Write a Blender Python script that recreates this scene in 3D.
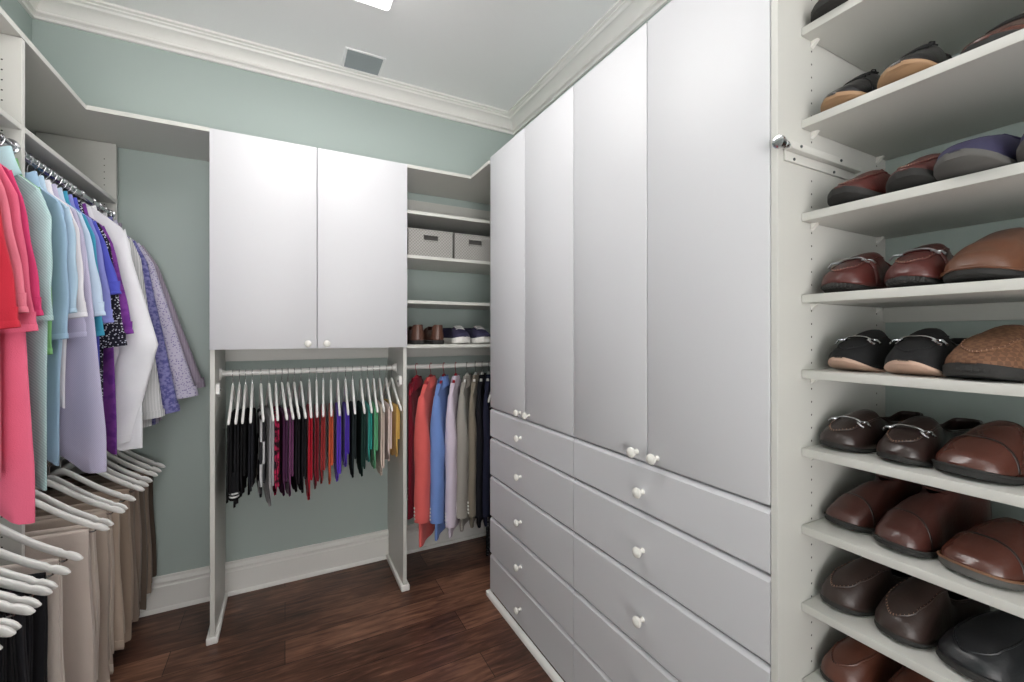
import bpy, bmesh, math, random
from math import sin, cos, pi, radians, sqrt
from mathutils import Vector, Matrix, noise

for o in list(bpy.data.objects):
    bpy.data.objects.remove(o)
SC = bpy.context.scene
COL = SC.collection
random.seed(7)

# ------------------------------------------------------------------ camera
cam_d = bpy.data.cameras.new('camera')
cam = bpy.data.objects.new('camera', cam_d)
COL.objects.link(cam)
cam.location = (0, 0, 1.45)
cam.rotation_euler = (radians(90), 0, -math.atan(227 / 432))
cam_d.sensor_width = 36
cam_d.lens = 432 / 1024 * 36
cam_d.shift_y = -6.5 / 1024
cam_d.clip_start = 0.02
SC.camera = cam

# ------------------------------------------------------------------ world, lamps, exposure
world = bpy.data.worlds.new('world')
SC.world = world
world.use_nodes = True
bg = world.node_tree.nodes['Background']
bg.inputs[0].default_value = (1.0, 0.98, 0.96, 1)
wt = world.node_tree
w_tc = wt.nodes.new('ShaderNodeTexCoord')
w_sx = wt.nodes.new('ShaderNodeSeparateXYZ')
w_mr = wt.nodes.new('ShaderNodeMapRange')
w_mr.inputs['From Min'].default_value = -0.35
w_mr.inputs['From Max'].default_value = 0.25
w_mr.inputs['To Min'].default_value = 8.5      # added fill: world brighter from below, to lift the ceiling
w_mr.inputs['To Max'].default_value = 2.0
wt.links.new(w_tc.outputs['Generated'], w_sx.inputs[0])
wt.links.new(w_sx.outputs['Z'], w_mr.inputs['Value'])
wt.links.new(w_mr.outputs[0], bg.inputs[1])

SC.view_settings.view_transform = 'Standard'
SC.view_settings.look = 'None'
SC.view_settings.gamma = 1
SC.view_settings.use_curve_mapping = False
SC.view_settings.exposure = 0.24

CEIL = 3.06
LAMPS = [(0.14, 1.49, 9.0)]     # ceiling fixture: x, y, watts


def area_lamp(x, y, w):
    ld = bpy.data.lights.new('fixture_light', 'AREA')
    ld.shape = 'RECTANGLE'
    ld.size = 0.54
    ld.size_y = 1.12
    ld.energy = w
    ld.color = (1.0, 0.975, 0.95)
    lo = bpy.data.objects.new('fixture_light', ld)
    lo.location = (x, y, CEIL - 0.095)
    COL.objects.link(lo)
    return lo


for lx, ly, lw in LAMPS:
    area_lamp(lx, ly, lw)

# ------------------------------------------------------------------ materials


def lin(c):
    out = []
    for v in c:
        v = v / 255
        out.append(v / 12.92 if v <= 0.04045 else ((v + 0.055) / 1.055) ** 2.4)
    return (*out, 1)


MATS = {}


def mat(name, col, rough=0.5, metal=0.0, spec=0.5, coat=0.0, noise_scale=0, noise_amt=0.0, bump=0.0, bump_scale=200,
        sheen=0.0, pattern=None, col2=None, pscale=60):
    if name in MATS:
        return MATS[name]
    m = bpy.data.materials.new(name)
    m.use_nodes = True
    nt = m.node_tree
    p = nt.nodes['Principled BSDF']
    c = lin(col)
    p.inputs['Base Color'].default_value = c
    p.inputs['Roughness'].default_value = rough
    p.inputs['Metallic'].default_value = metal
    p.inputs['Specular IOR Level'].default_value = spec
    p.inputs['Coat Weight'].default_value = coat
    p.inputs['Coat Roughness'].default_value = 0.15
    if sheen:
        p.inputs['Sheen Weight'].default_value = sheen
    tc = nt.nodes.new('ShaderNodeTexCoord')
    src = None
    if noise_amt:
        n = nt.nodes.new('ShaderNodeTexNoise')
        n.inputs['Scale'].default_value = noise_scale
        n.inputs['Detail'].default_value = 4
        nt.links.new(tc.outputs['Object'], n.inputs['Vector'])
        mx = nt.nodes.new('ShaderNodeMix')
        mx.data_type = 'RGBA'
        lo = tuple(max(0, v * (1 - noise_amt)) for v in c[:3]) + (1,)
        hi = tuple(min(1, v * (1 + noise_amt)) for v in c[:3]) + (1,)
        mx.inputs[6].default_value = lo
        mx.inputs[7].default_value = hi
        nt.links.new(n.outputs['Fac'], mx.inputs[0])
        src = mx.outputs[2]
        nt.links.new(src, p.inputs['Base Color'])
    if pattern:
        mx = nt.nodes.new('ShaderNodeMix')
        mx.data_type = 'RGBA'
        mx.inputs[6].default_value = c
        mx.inputs[7].default_value = lin(col2)
        if pattern in ('stripe', 'rib', 'vstripe'):
            w = nt.nodes.new('ShaderNodeTexWave')
            w.wave_type = 'BANDS'
            w.bands_direction = {'stripe': 'Z', 'rib': 'DIAGONAL', 'vstripe': 'X'}[pattern]
            w.inputs['Scale'].default_value = pscale
            w.inputs['Distortion'].default_value = 0.4
            nt.links.new(tc.outputs['Object'], w.inputs['Vector'])
            f = w.outputs['Fac']
        elif pattern == 'check':
            k = nt.nodes.new('ShaderNodeTexChecker')
            k.inputs['Scale'].default_value = pscale
            nt.links.new(tc.outputs['Object'], k.inputs['Vector'])
            f = k.outputs['Fac']
        else:
            v = nt.nodes.new('ShaderNodeTexNoise' if pattern == 'print' else 'ShaderNodeTexVoronoi')
            v.inputs['Scale'].default_value = pscale
            nt.links.new(tc.outputs['Object'], v.inputs['Vector'])
            r = nt.nodes.new('ShaderNodeValToRGB')
            a, b = (0.45, 0.58) if pattern == 'print' else (0.32, 0.36)
            r.color_ramp.elements[0].position = a
            r.color_ramp.elements[1].position = b
            if pattern == 'speckle':
                r.color_ramp.elements[0].color = (1, 1, 1, 1)
                r.color_ramp.elements[1].color = (0, 0, 0, 1)
            nt.links.new(v.outputs['Fac' if pattern == 'print' else 'Distance'], r.inputs[0])
            f = r.outputs[0]
        nt.links.new(f, mx.inputs[0])
        nt.links.new(mx.outputs[2], p.inputs['Base Color'])
    if bump:
        n = nt.nodes.new('ShaderNodeTexNoise')
        n.inputs['Scale'].default_value = bump_scale
        n.inputs['Detail'].default_value = 3
        nt.links.new(tc.outputs['Object'], n.inputs['Vector'])
        b = nt.nodes.new('ShaderNodeBump')
        b.inputs['Strength'].default_value = bump
        b.inputs['Distance'].default_value = 0.002
        nt.links.new(n.outputs['Fac'], b.inputs['Height'])
        nt.links.new(b.outputs[0], p.inputs['Normal'])
    MATS[name] = m
    return m


def cloth(name, col, pattern=None, col2=None, pscale=60, rough=0.85):
    return mat('cloth_' + name, col, rough=rough, spec=0.2, bump=0.35, bump_scale=420, sheen=0.12 if max(col) > 90 else 0.0,
               pattern=pattern, col2=col2, pscale=pscale,
               noise_scale=0 if pattern else 9, noise_amt=0 if pattern else 0.06)


def leather(name, col, rough=0.32, coat=0.15):
    col = tuple(v * .90 for v in col)
    return mat('leather_' + name, col, rough=rough, spec=0.5, coat=coat, noise_scale=14, noise_amt=0.25,
               bump=0.25, bump_scale=160)


LAM = mat('white_laminate', (212, 212, 216), rough=0.42, spec=0.4, bump=0.03, bump_scale=300)
PANEL = mat('cream_laminate', (210, 209, 204), rough=0.45, spec=0.4, bump=0.03, bump_scale=300)
TRIM = mat('trim_paint', (240, 238, 234), rough=0.38, bump=0.05, bump_scale=60)
TEAL = mat('teal_paint', (178, 190, 186), rough=0.8, spec=0.2, bump=0.08, bump_scale=260)
CEILM = mat('ceiling_paint', (247, 247, 247), rough=0.9, spec=0.1, bump=0.1, bump_scale=120)
KNOB = mat('knob_porcelain', (240, 238, 232), rough=0.22, coat=0.3)
CHROME = mat('chrome', (205, 206, 210), rough=0.14, metal=1.0)
STEEL = mat('satin_steel', (176, 178, 182), rough=0.3, metal=1.0)
DARKHOLE = mat('pin_hole_dark', (52, 52, 52), rough=0.9)
WIRE = mat('hook_wire', (190, 190, 192), rough=0.25, metal=1.0)
HWHITE = mat('hanger_white', (238, 237, 234), rough=0.4, bump=0.05, bump_scale=90)
HRED = mat('hanger_red', (170, 34, 50), rough=0.45)
HGREY = mat('hanger_slim', (190, 190, 192), rough=0.5)
RODW = mat('rod_white', (234, 233, 230), rough=0.35)
VENTM = mat('vent_grey', (160, 168, 170), rough=0.5)
VENTD = mat('vent_dark', (70, 76, 78), rough=0.8)
WEAVE = mat('basket_weave', (168, 166, 162), rough=0.9, pattern='check', col2=(140, 138, 134), pscale=110, bump=0.6, bump_scale=120)
WEAVE_IN = mat('basket_dark_inside', (96, 94, 92), rough=0.95, bump=0.3)

# hardwood floor: planks along X
fm = bpy.data.materials.new('walnut_planks')
fm.use_nodes = True
nt = fm.node_tree
P = nt.nodes['Principled BSDF']
tc = nt.nodes.new('ShaderNodeTexCoord')
br = nt.nodes.new('ShaderNodeTexBrick')
br.offset = 0.37
br.inputs['Scale'].default_value = 1.0
br.inputs['Mortar Size'].default_value = 0.0016
br.inputs['Mortar Smooth'].default_value = 0.3
br.inputs['Brick Width'].default_value = 1.25
br.inputs['Row Height'].default_value = 0.165
br.inputs['Color1'].default_value = (0.35, 0.35, 0.35, 1)
br.inputs['Color2'].default_value = (0.75, 0.75, 0.75, 1)
br.inputs['Mortar'].default_value = (0.0, 0.0, 0.0, 1)
nt.links.new(tc.outputs['Object'], br.inputs['Vector'])
mp = nt.nodes.new('ShaderNodeMapping')
mp.inputs['Scale'].default_value = (1.6, 13.0, 1)
nt.links.new(tc.outputs['Object'], mp.inputs['Vector'])
gn = nt.nodes.new('ShaderNodeTexNoise')
gn.inputs['Scale'].default_value = 3.2
gn.inputs['Detail'].default_value = 8
gn.inputs['Roughness'].default_value = 0.62
gn.inputs['Distortion'].default_value = 0.6
nt.links.new(mp.outputs[0], gn.inputs['Vector'])
bn = nt.nodes.new('ShaderNodeTexNoise')
bn.inputs['Scale'].default_value = 2.3
bn.inputs['Detail'].default_value = 3
nt.links.new(tc.outputs['Object'], bn.inputs['Vector'])
m1 = nt.nodes.new('ShaderNodeMath'); m1.operation = 'MULTIPLY_ADD'
m1.inputs[1].default_value = 0.62
nt.links.new(gn.outputs['Fac'], m1.inputs[0])
m2 = nt.nodes.new('ShaderNodeMath'); m2.operation = 'MULTIPLY'
m2.inputs[1].default_value = 0.34
nt.links.new(br.outputs['Color'], m2.inputs[0])
nt.links.new(m2.outputs[0], m1.inputs[2])
m3 = nt.nodes.new('ShaderNodeMath'); m3.operation = 'MULTIPLY_ADD'
m3.inputs[1].default_value = 0.45
nt.links.new(bn.outputs['Fac'], m3.inputs[0])
nt.links.new(m1.outputs[0], m3.inputs[2])
cr = nt.nodes.new('ShaderNodeValToRGB')
e = cr.color_ramp.elements
e[0].position = 0.52; e[0].color = lin((44, 29, 24))
e[1].position = 0.98; e[1].color = lin((166, 120, 96))
x = e.new(0.70); x.color = lin((96, 64, 51))
nt.links.new(m3.outputs[0], cr.inputs[0])
mm = nt.nodes.new('ShaderNodeMix'); mm.data_type = 'RGBA'
mm.inputs[7].default_value = lin((22, 13, 10))
nt.links.new(br.outputs['Fac'], mm.inputs[0])
nt.links.new(cr.outputs[0], mm.inputs[6])
nt.links.new(mm.outputs[2], P.inputs['Base Color'])
P.inputs['Roughness'].default_value = 0.36
P.inputs['Specular IOR Level'].default_value = 0.4
bp = nt.nodes.new('ShaderNodeBump')
bp.inputs['Strength'].default_value = 0.35
bp.inputs['Distance'].default_value = 0.003
nt.links.new(m1.outputs[0], bp.inputs['Height'])
nt.links.new(bp.outputs[0], P.inputs['Normal'])
FLOOR = fm

# ------------------------------------------------------------------ mesh helpers


class MB:
    def __init__(self):
        self.bm = bmesh.new()
        self.mi = 0

    def _mark(self, faces):
        for f in faces:
            f.material_index = self.mi

    def box(self, x0, x1, y0, y1, z0, z1, bev=0.0, seg=2):
        r = bmesh.ops.create_cube(self.bm, size=1)
        vs = r['verts']
        for v in vs:
            v.co = Vector(((x0 + x1) / 2 + v.co.x * (x1 - x0), (y0 + y1) / 2 + v.co.y * (y1 - y0), (z0 + z1) / 2 + v.co.z * (z1 - z0)))
        fs = {f for v in vs for f in v.link_faces}
        self._mark(fs)
        if bev:
            es = list({e for v in vs for e in v.link_edges})
            bmesh.ops.bevel(self.bm, geom=es, offset=bev, segments=seg, affect='EDGES', profile=0.5, material=-1)
        return self

    def grid(self, P, cu=False, cv=False, flip=False):
        V = [[self.bm.verts.new(p) for p in row] for row in P]
        n, m = len(V), len(V[0])
        for i in range(n if cu else n - 1):
            for j in range(m if cv else m - 1):
                q = [V[i][j], V[(i + 1) % n][j], V[(i + 1) % n][(j + 1) % m], V[i][(j + 1) % m]]
                if flip:
                    q.reverse()
                u = []
                for v in q:
                    if v not in u:
                        u.append(v)
                try:
                    f = self.bm.faces.new(u)
                    f.material_index = self.mi
                except ValueError:
                    pass
        return V

    def cap(self, ring, flip=False):
        r = list(ring)
        if flip:
            r.reverse()
        try:
            f = self.bm.faces.new(r)
            f.material_index = self.mi
        except ValueError:
            pass

    def tube(self, pts, r, n=8, closed=False, rf=None):
        pts = [Vector(p) for p in pts]
        N = len(pts)
        rings = []
        up = None
        for i, p in enumerate(pts):
            a = pts[(i - 1) % N] if (closed or i > 0) else p
            b = pts[(i + 1) % N] if (closed or i < N - 1) else p
            t = (b - a).normalized()
            if up is None:
                up = Vector((0, 0, 1)) if abs(t.z) < 0.9 else Vector((1, 0, 0))
            s = t.cross(up)
            if s.length < 1e-6:
                s = t.cross(Vector((0.3, 1, 0.2)))
            s.normalize()
            w = s.cross(t).normalized()
            up = w
            rr = r * (rf(i / max(1, N - 1)) if rf else 1)
            rings.append([p + s * (rr * cos(2 * pi * k / n)) + w * (rr * sin(2 * pi * k / n)) for k in range(n)])
        V = self.grid(rings, cu=closed, cv=True)
        if not closed:
            self.cap(V[0], True)
            self.cap(V[-1])
        return self

    def lathe(self, prof, M=None, n=20):
        """prof: (r, h) pairs turned about local z, then moved by M."""
        M = M or Matrix()
        P_ = [[M @ Vector((r * cos(2 * pi * k / n), r * sin(2 * pi * k / n), h)) for k in range(n)] for r, h in prof]
        V = self.grid(P_, cv=True)
        self.cap(V[0], True)
        self.cap(V[-1])
        return self

    def prism(self, poly, x0, x1, axis='x'):
        f = {'x': lambda t, p: (t, p[0], p[1]), 'y': lambda t, p: (p[0], t, p[1]), 'z': lambda t, p: (p[0], p[1], t)}[axis]
        V = self.grid([[f(t, p) for p in poly] for t in (x0, x1)], cv=True)
        self.cap(V[0], True)
        self.cap(V[1])
        return self

    def build(self, name, mats, parent=None, smooth=35, solid=0, merge=False, kind=None):
        if merge:
            bmesh.ops.remove_doubles(self.bm, verts=self.bm.verts, dist=1e-5)
        bmesh.ops.recalc_face_normals(self.bm, faces=self.bm.faces)
        me = bpy.data.meshes.new(name)
        self.bm.to_mesh(me)
        self.bm.free()
        for m_ in (mats if isinstance(mats, (list, tuple)) else [mats]):
            me.materials.append(m_)
        if smooth:
            me.shade_smooth()
            me.set_sharp_from_angle(angle=radians(smooth))
        o = bpy.data.objects.new(name, me)
        COL.objects.link(o)
        if parent:
            o.parent = parent
        if solid:
            md = o.modifiers.new('thick', 'SOLIDIFY')
            md.thickness = solid
            md.offset = -1
        if kind:
            o['kind'] = kind
        return o


def thing(name, loc, label, cat, group=None, rz=0.0):
    o = bpy.data.objects.new(name, None)
    o.empty_display_size = 0.05
    COL.objects.link(o)
    o.location = loc
    o.rotation_euler = (0, 0, rz)
    o['label'] = label
    o['category'] = cat
    if group:
        o['group'] = group
    return o


def dup(root, loc, rz, label, group=None):
    r = root.copy()
    COL.objects.link(r)
    r.location = loc
    r.rotation_euler = (0, 0, rz)
    r['label'] = label
    if group:
        r['group'] = group
    for ch in list(root.children):
        c = ch.copy()
        COL.objects.link(c)
        c.parent = r
        for g in list(ch.children):
            d = g.copy()
            COL.objects.link(d)
            d.parent = c
    return r


def struct(mb, name, mats, smooth=0):
    return mb.build(name, mats, smooth=smooth, kind='structure')


def lerp(a, b, t):
    return a + (b - a) * t


def interp(tab, x):
    if x <= tab[0][0]:
        return tab[0][1]
    for (a, b), (c, d) in zip(tab, tab[1:]):
        if x <= c:
            t = (x - a) / (c - a)
            t = t * t * (3 - 2 * t) * 0.4 + t * 0.6
            return b + (d - b) * t
    return tab[-1][1]


# ------------------------------------------------------------------ the room
XL, XR, YB, YR = -1.063, 1.53, 2.875, -1.5
Y_END = -.36       # near end of the shoe shelving
m = MB(); m.box(XL - .1, XR + .1, YR - .6, YB + .1, -.1, 0); struct(m, 'floor', FLOOR)
m = MB(); m.box(XL - .1, XR + .1, YR, YB + .1, CEIL, CEIL + .1); struct(m, 'ceiling', CEILM)
m = MB(); m.box(XL - .1, XR + .1, YB, YB + .1, 0, CEIL); struct(m, 'wall_back', TEAL)
m = MB(); m.box(XL - .1, XL, YR, YB, 0, CEIL); struct(m, 'wall_left', TEAL)
m = MB(); m.box(XR, XR + .1, YR, YB, 0, CEIL); struct(m, 'wall_right', TEAL)
# wall behind the camera; its opening is added to admit the world fill
m = MB()
m.box(XL - .1, -0.95, YR - .1, YR, 0, CEIL)
m.box(0.45, XR + .1, YR - .1, YR, 0, CEIL)
m.box(-0.95, 0.45, YR - .1, YR, 2.75, CEIL)
struct(m, 'wall_rear', TEAL)


def crown_profile():
    # (out from wall, height) from the bottom at the wall to the ceiling
    return [(0, 2.95), (.014, 2.95), (.014, 2.960), (.008, 2.964), (.012, 2.970), (.026, 2.974), (.026, 2.980), (.022, 2.986), (.027, 2.998), (.038, 3.012),
            (.054, 3.023), (.068, 3.027), (.072, 3.024), (.078, 3.026), (.082, 3.036), (.094, 3.040), (.094, 3.047), (.110, 3.049), (.110, CEIL), (0, CEIL)]


def run_profile(m, prof, wall, a, b, a_mit, b_mit):
    """sweeps a profile along a wall; mitred at the ends flagged."""
    rows = []
    for o_, z in prof:
        pa = a + (o_ if a_mit else 0)
        pb = b - (o_ if b_mit else 0)
        if wall == 'back':
            rows.append([(pa, YB - o_, z), (pb, YB - o_, z)])
        elif wall == 'left':
            rows.append([(XL + o_, pa, z), (XL + o_, pb, z)])
        else:
            rows.append([(XR - o_, pa, z), (XR - o_, pb, z)])
    V = m.grid(rows, cu=True)
    m.cap([r[0] for r in V], True)
    m.cap([r[1] for r in V])


cp = crown_profile()
m = MB(); run_profile(m, cp, 'back', XL, XR, True, True); struct(m, 'trim_1', TRIM, 30)
m = MB(); run_profile(m, cp, 'left', YR, YB, False, True); struct(m, 'trim_2', TRIM, 30)
m = MB(); run_profile(m, cp, 'right', YR, YB, False, True); struct(m, 'trim_3', TRIM, 30)
bp_ = [(0, 0), (.030, 0), (.030, .010), (.026, .018), (.020, .021), (.020, .128), (.015, .134), (.015, .142), (.019, .147), (.019, .153), (.013, .160),
       (.008, .166), (.007, .178), (0, .180)]
m = MB(); run_profile(m, bp_, 'back', XL, XR - .001, True, False); struct(m, 'baseboard_back', TRIM, 30)
m = MB(); run_profile(m, bp_, 'left', YR, YB, False, True); struct(m, 'baseboard_left', TRIM, 30)
m = MB(); run_profile(m, bp_, 'right', YR, Y_END - .021, False, False); struct(m, 'baseboard_right', TRIM, 30)

# ceiling lamps
emi = bpy.data.materials.new('lamp_diffuser')
emi.use_nodes = True
emi.node_tree.nodes['Principled BSDF'].inputs['Emission Color'].default_value = (1, .98, .96, 1)
emi.node_tree.nodes['Principled BSDF'].inputs['Emission Strength'].default_value = 2.6
emi.node_tree.nodes['Principled BSDF'].inputs['Base Color'].default_value = (.9, .9, .9, 1)
for i, (lx, ly, lw) in enumerate(LAMPS):
    t = thing('ceiling_light', (lx, ly, CEIL), ['bright white rectangular light fixture on the ceiling near the vent',
              'white rectangular ceiling light fixture behind the camera'][i], 'ceiling light')
    m = MB(); m.box(-.31, .31, -.61, .61, -.03, 0, .006); m.build('housing', TRIM, t)
    m = MB(); m.box(-.30, .30, -.60, .60, -.085, -.03, .02, 3); m.build('diffuser', emi, t)

# ceiling vent
t = thing('ceiling_vent', (.41, 2.664, CEIL), 'small grey rectangular air vent in the ceiling', 'vent')
m = MB()
for a in ((-.112, -.098, -.096, .096), (.098, .112, -.096, .096), (-.098, .098, -.096, -.084), (-.098, .098, .084, .096)):
    m.box(a[0], a[1], a[2], a[3], -.008, 0, .002)
m.build('frame', CEILM, t)
m = MB(); m.box(-.1, .1, -.086, .086, -.003, 0); m.build('backing', VENTD, t)
m = MB()
for k in range(11):
    y = -.078 + k * .0156
    m.prism([(y + .009, -.0085), (y - .005, -.0025), (y - .005, -.0015), (y + .009, -.0075)], -.098, .098)
m.build('louvre', VENTM, t)

# ------------------------------------------------------------------ tall wardrobe cabinets


def knob(parent, loc, axis, name='knob'):
    m = MB()
    prof = [(.0085, 0), (.0085, .003), (.0055, .006), (.0055, .013), (.010, .017), (.0155, .021), (.0172, .026), (.0155, .031),
            (.010, .0345), (.004, .036)]
    R = {'-x': Matrix.Rotation(radians(-90), 4, 'Y'), '-y': Matrix.Rotation(radians(90), 4, 'X')}[axis]
    m.lathe(prof, R, 18)
    o = m.build(name, KNOB, parent)
    o.location = loc
    return o


XF = 1.01          # face of the doors
DZ = [(.033, .231), (.239, .436), (.444, .663), (.671, .876), (.884, 1.038)]


def wardrobe(y0, y1, label, ky):
    t = thing('wardrobe_cabinet', (XF, (y0 + y1) / 2, 0), label, 'wardrobe')
    h = (y1 - y0) / 2
    m = MB(); m.box(.021, XR - XF - .001, -h, h, .03, 2.432, .0015, 1); m.build('body', LAM, t)
    m = MB(); m.box(.03, XR - XF - .04, -h, h, .0, .03); m.build('plinth', TRIM, t)
    for s in (-1, 1):
        a, b = (-h + .0015, -.0015) if s < 0 else (.0015, h - .0015)
        m = MB(); m.box(0, .0195, a, b, 1.046, 2.437, .0045, 2)
        d = m.build('door', LAM, t)
        knob(d, (0, s * .043, 1.071), '-x')
    for z0, z1 in DZ:
        m = MB()
        a, b = -h + .0015, h - .0015
        # drawer front with a chamfered top edge
        c = .012
        poly = [(.0195, z0), (.0195, z1), (.010, z1), (0, z1 - c), (0, z0 + .005), (.005, z0)]
        V = m.grid([[(p[0], yy, p[1]) for p in poly] for yy in (a, b)], cv=True)
        m.cap(V[0], True); m.cap(V[1])
        d = m.build('drawer', LAM, t)
        knob(d, (0, ky, (z0 + z1) / 2 - .012), '-x')
    return t


w1 = wardrobe(1.4005, 2.185, 'tall white wardrobe cabinet with drawers, the far one next to hanging jackets', .04)
w2 = wardrobe(.617, 1.3995, 'tall white wardrobe cabinet with drawers, the near one beside the shoe shelves', .017)
# quarter-round along the base of both cabinets
m = MB()
pl = [(0, 0), (-.022, 0), (-.022, .008), (-.018, .017), (-.010, .023), (0, .026)]
V = m.grid([[(XF + .003 + p[0], yy, p[1]) for p in pl] for yy in (.60, 2.19)], cv=True)
m.cap(V[0], True); m.cap(V[1])
m.box(.990, 1.03, 2.186, 2.200, 0, .026, .003)
struct(m, 'trim_4', TRIM, 30)

# ------------------------------------------------------------------ shoe shelving on the right


def drilled_panel(m, x0, x1, y0, y1, z0, z1, cols, face, axis='y', pitch=.032, za=.1, zb=None, bev=.001):
    """panel with two columns of small drilled holes on the face; material slot 1 is the dark of the holes."""
    m.mi = 0
    m.box(x0, x1, y0, y1, z0, z1, bev, 1)
    m.mi = 1
    zb = zb or z1 - .06
    z = za
    while z < zb:
        for c in cols:
            if axis == 'y':
                pts = [(c + .0026 * cos(2 * pi * k / 8), face, z + .0026 * sin(2 * pi * k / 8)) for k in range(8)]
            else:
                pts = [(face, c + .0026 * cos(2 * pi * k / 8), z + .0026 * sin(2 * pi * k / 8)) for k in range(8)]
            m.cap([m.bm.verts.new(p) for p in pts])
        z += pitch
    m.mi = 0


YP = .600          # inner face of the left panel of the shoe shelving
XS = 1.105         # shelf fronts
SHELF = [2.191, 1.968, 1.743, 1.546, 1.364, 1.176, .989, .802, .617, .36, .10]
t = thing('shoe_shelving', (XS, YP, 0), 'tall white open shelving full of shoes at the right', 'shelving')
loc = Vector((XS, YP, 0))


def shifted(o, by):
    o.location = -by
    return o


m = MB(); drilled_panel(m, 1.012, XR - .001, YP, YP + .0165, .0, 2.44, (1.150, 1.476), YP - .0003)
shifted(m.build('side_panel', [PANEL, DARKHOLE], t), loc)
m = MB(); drilled_panel(m, 1.012, XR - .001, Y_END - .02, Y_END, .0, 2.44, (1.150, 1.476), Y_END + .0003)
shifted(m.build('side_panel', [PANEL, DARKHOLE], t), loc)
m = MB(); m.box(XS, XR - .001, Y_END, YP, 2.42, 2.44, .001, 1); shifted(m.build('top_panel', PANEL, t), loc)
for z in SHELF:
    m = MB(); m.box(XS, XR - .004, Y_END + .001, YP - .001, z - .020, z, .0015, 2)
    s_ = shifted(m.build('shelf', PANEL, t), loc)
    for xx in (1.150, 1.476):
        m = MB(); m.prism([(YP - .001, z - .0205), (YP - .017, z - .0205), (YP - .001, z - .036)], xx - .006, xx + .006)
        m.build('shelf_pin', KNOB, s_, smooth=0)
m = MB(); m.box(XR - .020, XR - .002, Y_END, YP, 1.484, 1.526, .001, 1); shifted(m.build('cleat', PANEL, t), loc)
m = MB(); m.box(1.03, 1.05, Y_END, YP, 0, .08, .001, 1); shifted(m.build('toe_kick', PANEL, t), loc)

# valet rod screwed on the panel
t = thing('valet_rod', (1.02, YP, 1.876), 'chrome pull-out valet rod screwed to the white panel beside the shoes', 'valet rod')
m = MB()
m.box(.012, .32, -.006, 0, -.019, .019, .002)
m.box(.008, .325, -.022, -.006, .002, .019, .002)
m.build('bracket', PANEL, t)
m = MB(); m.tube([(-.012, -.015, .010), (.30, -.015, .010)], .0055, 10); m.build('rod', STEEL, t)
m = MB()
R = Matrix.Translation((-.012, -.015, .010)) @ Matrix.Rotation(radians(-90), 4, 'Y')
m.lathe([(.006, -.012), (.0085, -.010), (.0085, -.004), (.006, -.002), (.006, .002), (.0105, .004), (.0105, .008), (.008, .010),
         (.0135, .012), (.0145, .016), (.0135, .022), (.009, .0235)], R, 20)
m.build('knob', CHROME, t)
for xx in (.045, .22):
    for zz in (-.012, .012):
        m = MB()
        m.lathe([(.0035, 0), (.0035, .002), (.002, .003)], Matrix.Translation((xx, -.006 if zz < 0 else -.022, zz)) @ Matrix.Rotation(radians(90), 4, 'X'), 10)
        m.build('screw', VENTD, t)

# ------------------------------------------------------------------ back wall: hanging unit with wall cabinet
YF = 2.45
PX0, PX1 = -.302, .602       # centres of the two standing panels
t = thing('hanging_unit', (.15, YF, 0), 'white closet unit on the back wall with two doors above a hanging rod', 'closet unit')
loc = Vector((.15, YF, 0))


def base_trim(m, x0, x1, y0):
    """quarter-round wrapped round the foot of a standing panel (two sides and front)."""
    w, h = .0145, .034
    m.box(x0 - w, x0 + .001, y0 - .001, YB - .032, 0, h, .006, 3)
    m.box(x1 - .001, x1 + w, y0 - .001, YB - .032, 0, h, .006, 3)
    m.box(x0 - w, x1 + w, y0 - w, y0 + .001, 0, h, .006, 3)


for i, px in enumerate((PX0, PX1)):
    m = MB()
    m.prism([(YF, .0003), (YB - .032, .0003), (YB - .032, .183), (YB - .002, .183), (YB - .002, 1.378), (YF, 1.378)], px - .0095, px + .0095)
    s_ = shifted(m.build('side_panel', PANEL, t, smooth=0), loc)
    m = MB(); base_trim(m, px - .0095, px + .0095, YF)
    m.build('base_moulding', TRIM, s_, smooth=30)
m = MB(); m.box(PX0 - .0095, PX1 + .0095, YF + .001, YB - .002, 1.379, 2.408, .001, 1); shifted(m.build('body', LAM, t), loc)
for s in (0, 1):
    a, b = (PX0 - .0095, .1445) if s == 0 else (.1485, PX1 + .009)
    m = MB(); m.box(a, b, YF - .0195, YF, 1.378, 2.411, .0035, 2)
    d = shifted(m.build('door', LAM, t), loc)
    knob(d, (a + .042 if s else b - .042, YF - .0195, 1.404), '-y')
m = MB(); m.box(PX0 + .0095, PX1 - .0095, YB - .022, YB - .002, 1.30, 1.378, .001, 1); shifted(m.build('cleat', PANEL, t), loc)
ROD_M = 1.25
YROD = 2.644


def rod_cup(m, x, s, y, z, axis='x'):
    if axis == 'x':
        m.prism([(y - .03, z - .028), (y + .03, z - .028), (y + .03, z + .028), (y - .03, z + .028)], x, x + s * .004)
        R = Matrix.Translation((x, y, z)) @ Matrix.Rotation(radians(90 * s), 4, 'Y')
    else:
        R = Matrix.Translation((x, y, z)) @ Matrix.Rotation(radians(-90 * s), 4, 'X')
    m.lathe([(.024, 0), (.024, .006), (.019, .008), (.019, .016), (.016, .016)], R, 16)


m = MB(); m.tube([(PX0 + .0095, YROD, ROD_M), (PX1 - .0095, YROD, ROD_M)], .0145, 16); shifted(m.build('hanging_rod', RODW, t), loc)
for px, s in ((PX0 + .0095, 1), (PX1 - .0095, -1)):
    m = MB(); rod_cup(m, px, s, YROD, ROD_M); shifted(m.build('rod_cup', RODW, t), loc)
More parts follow.
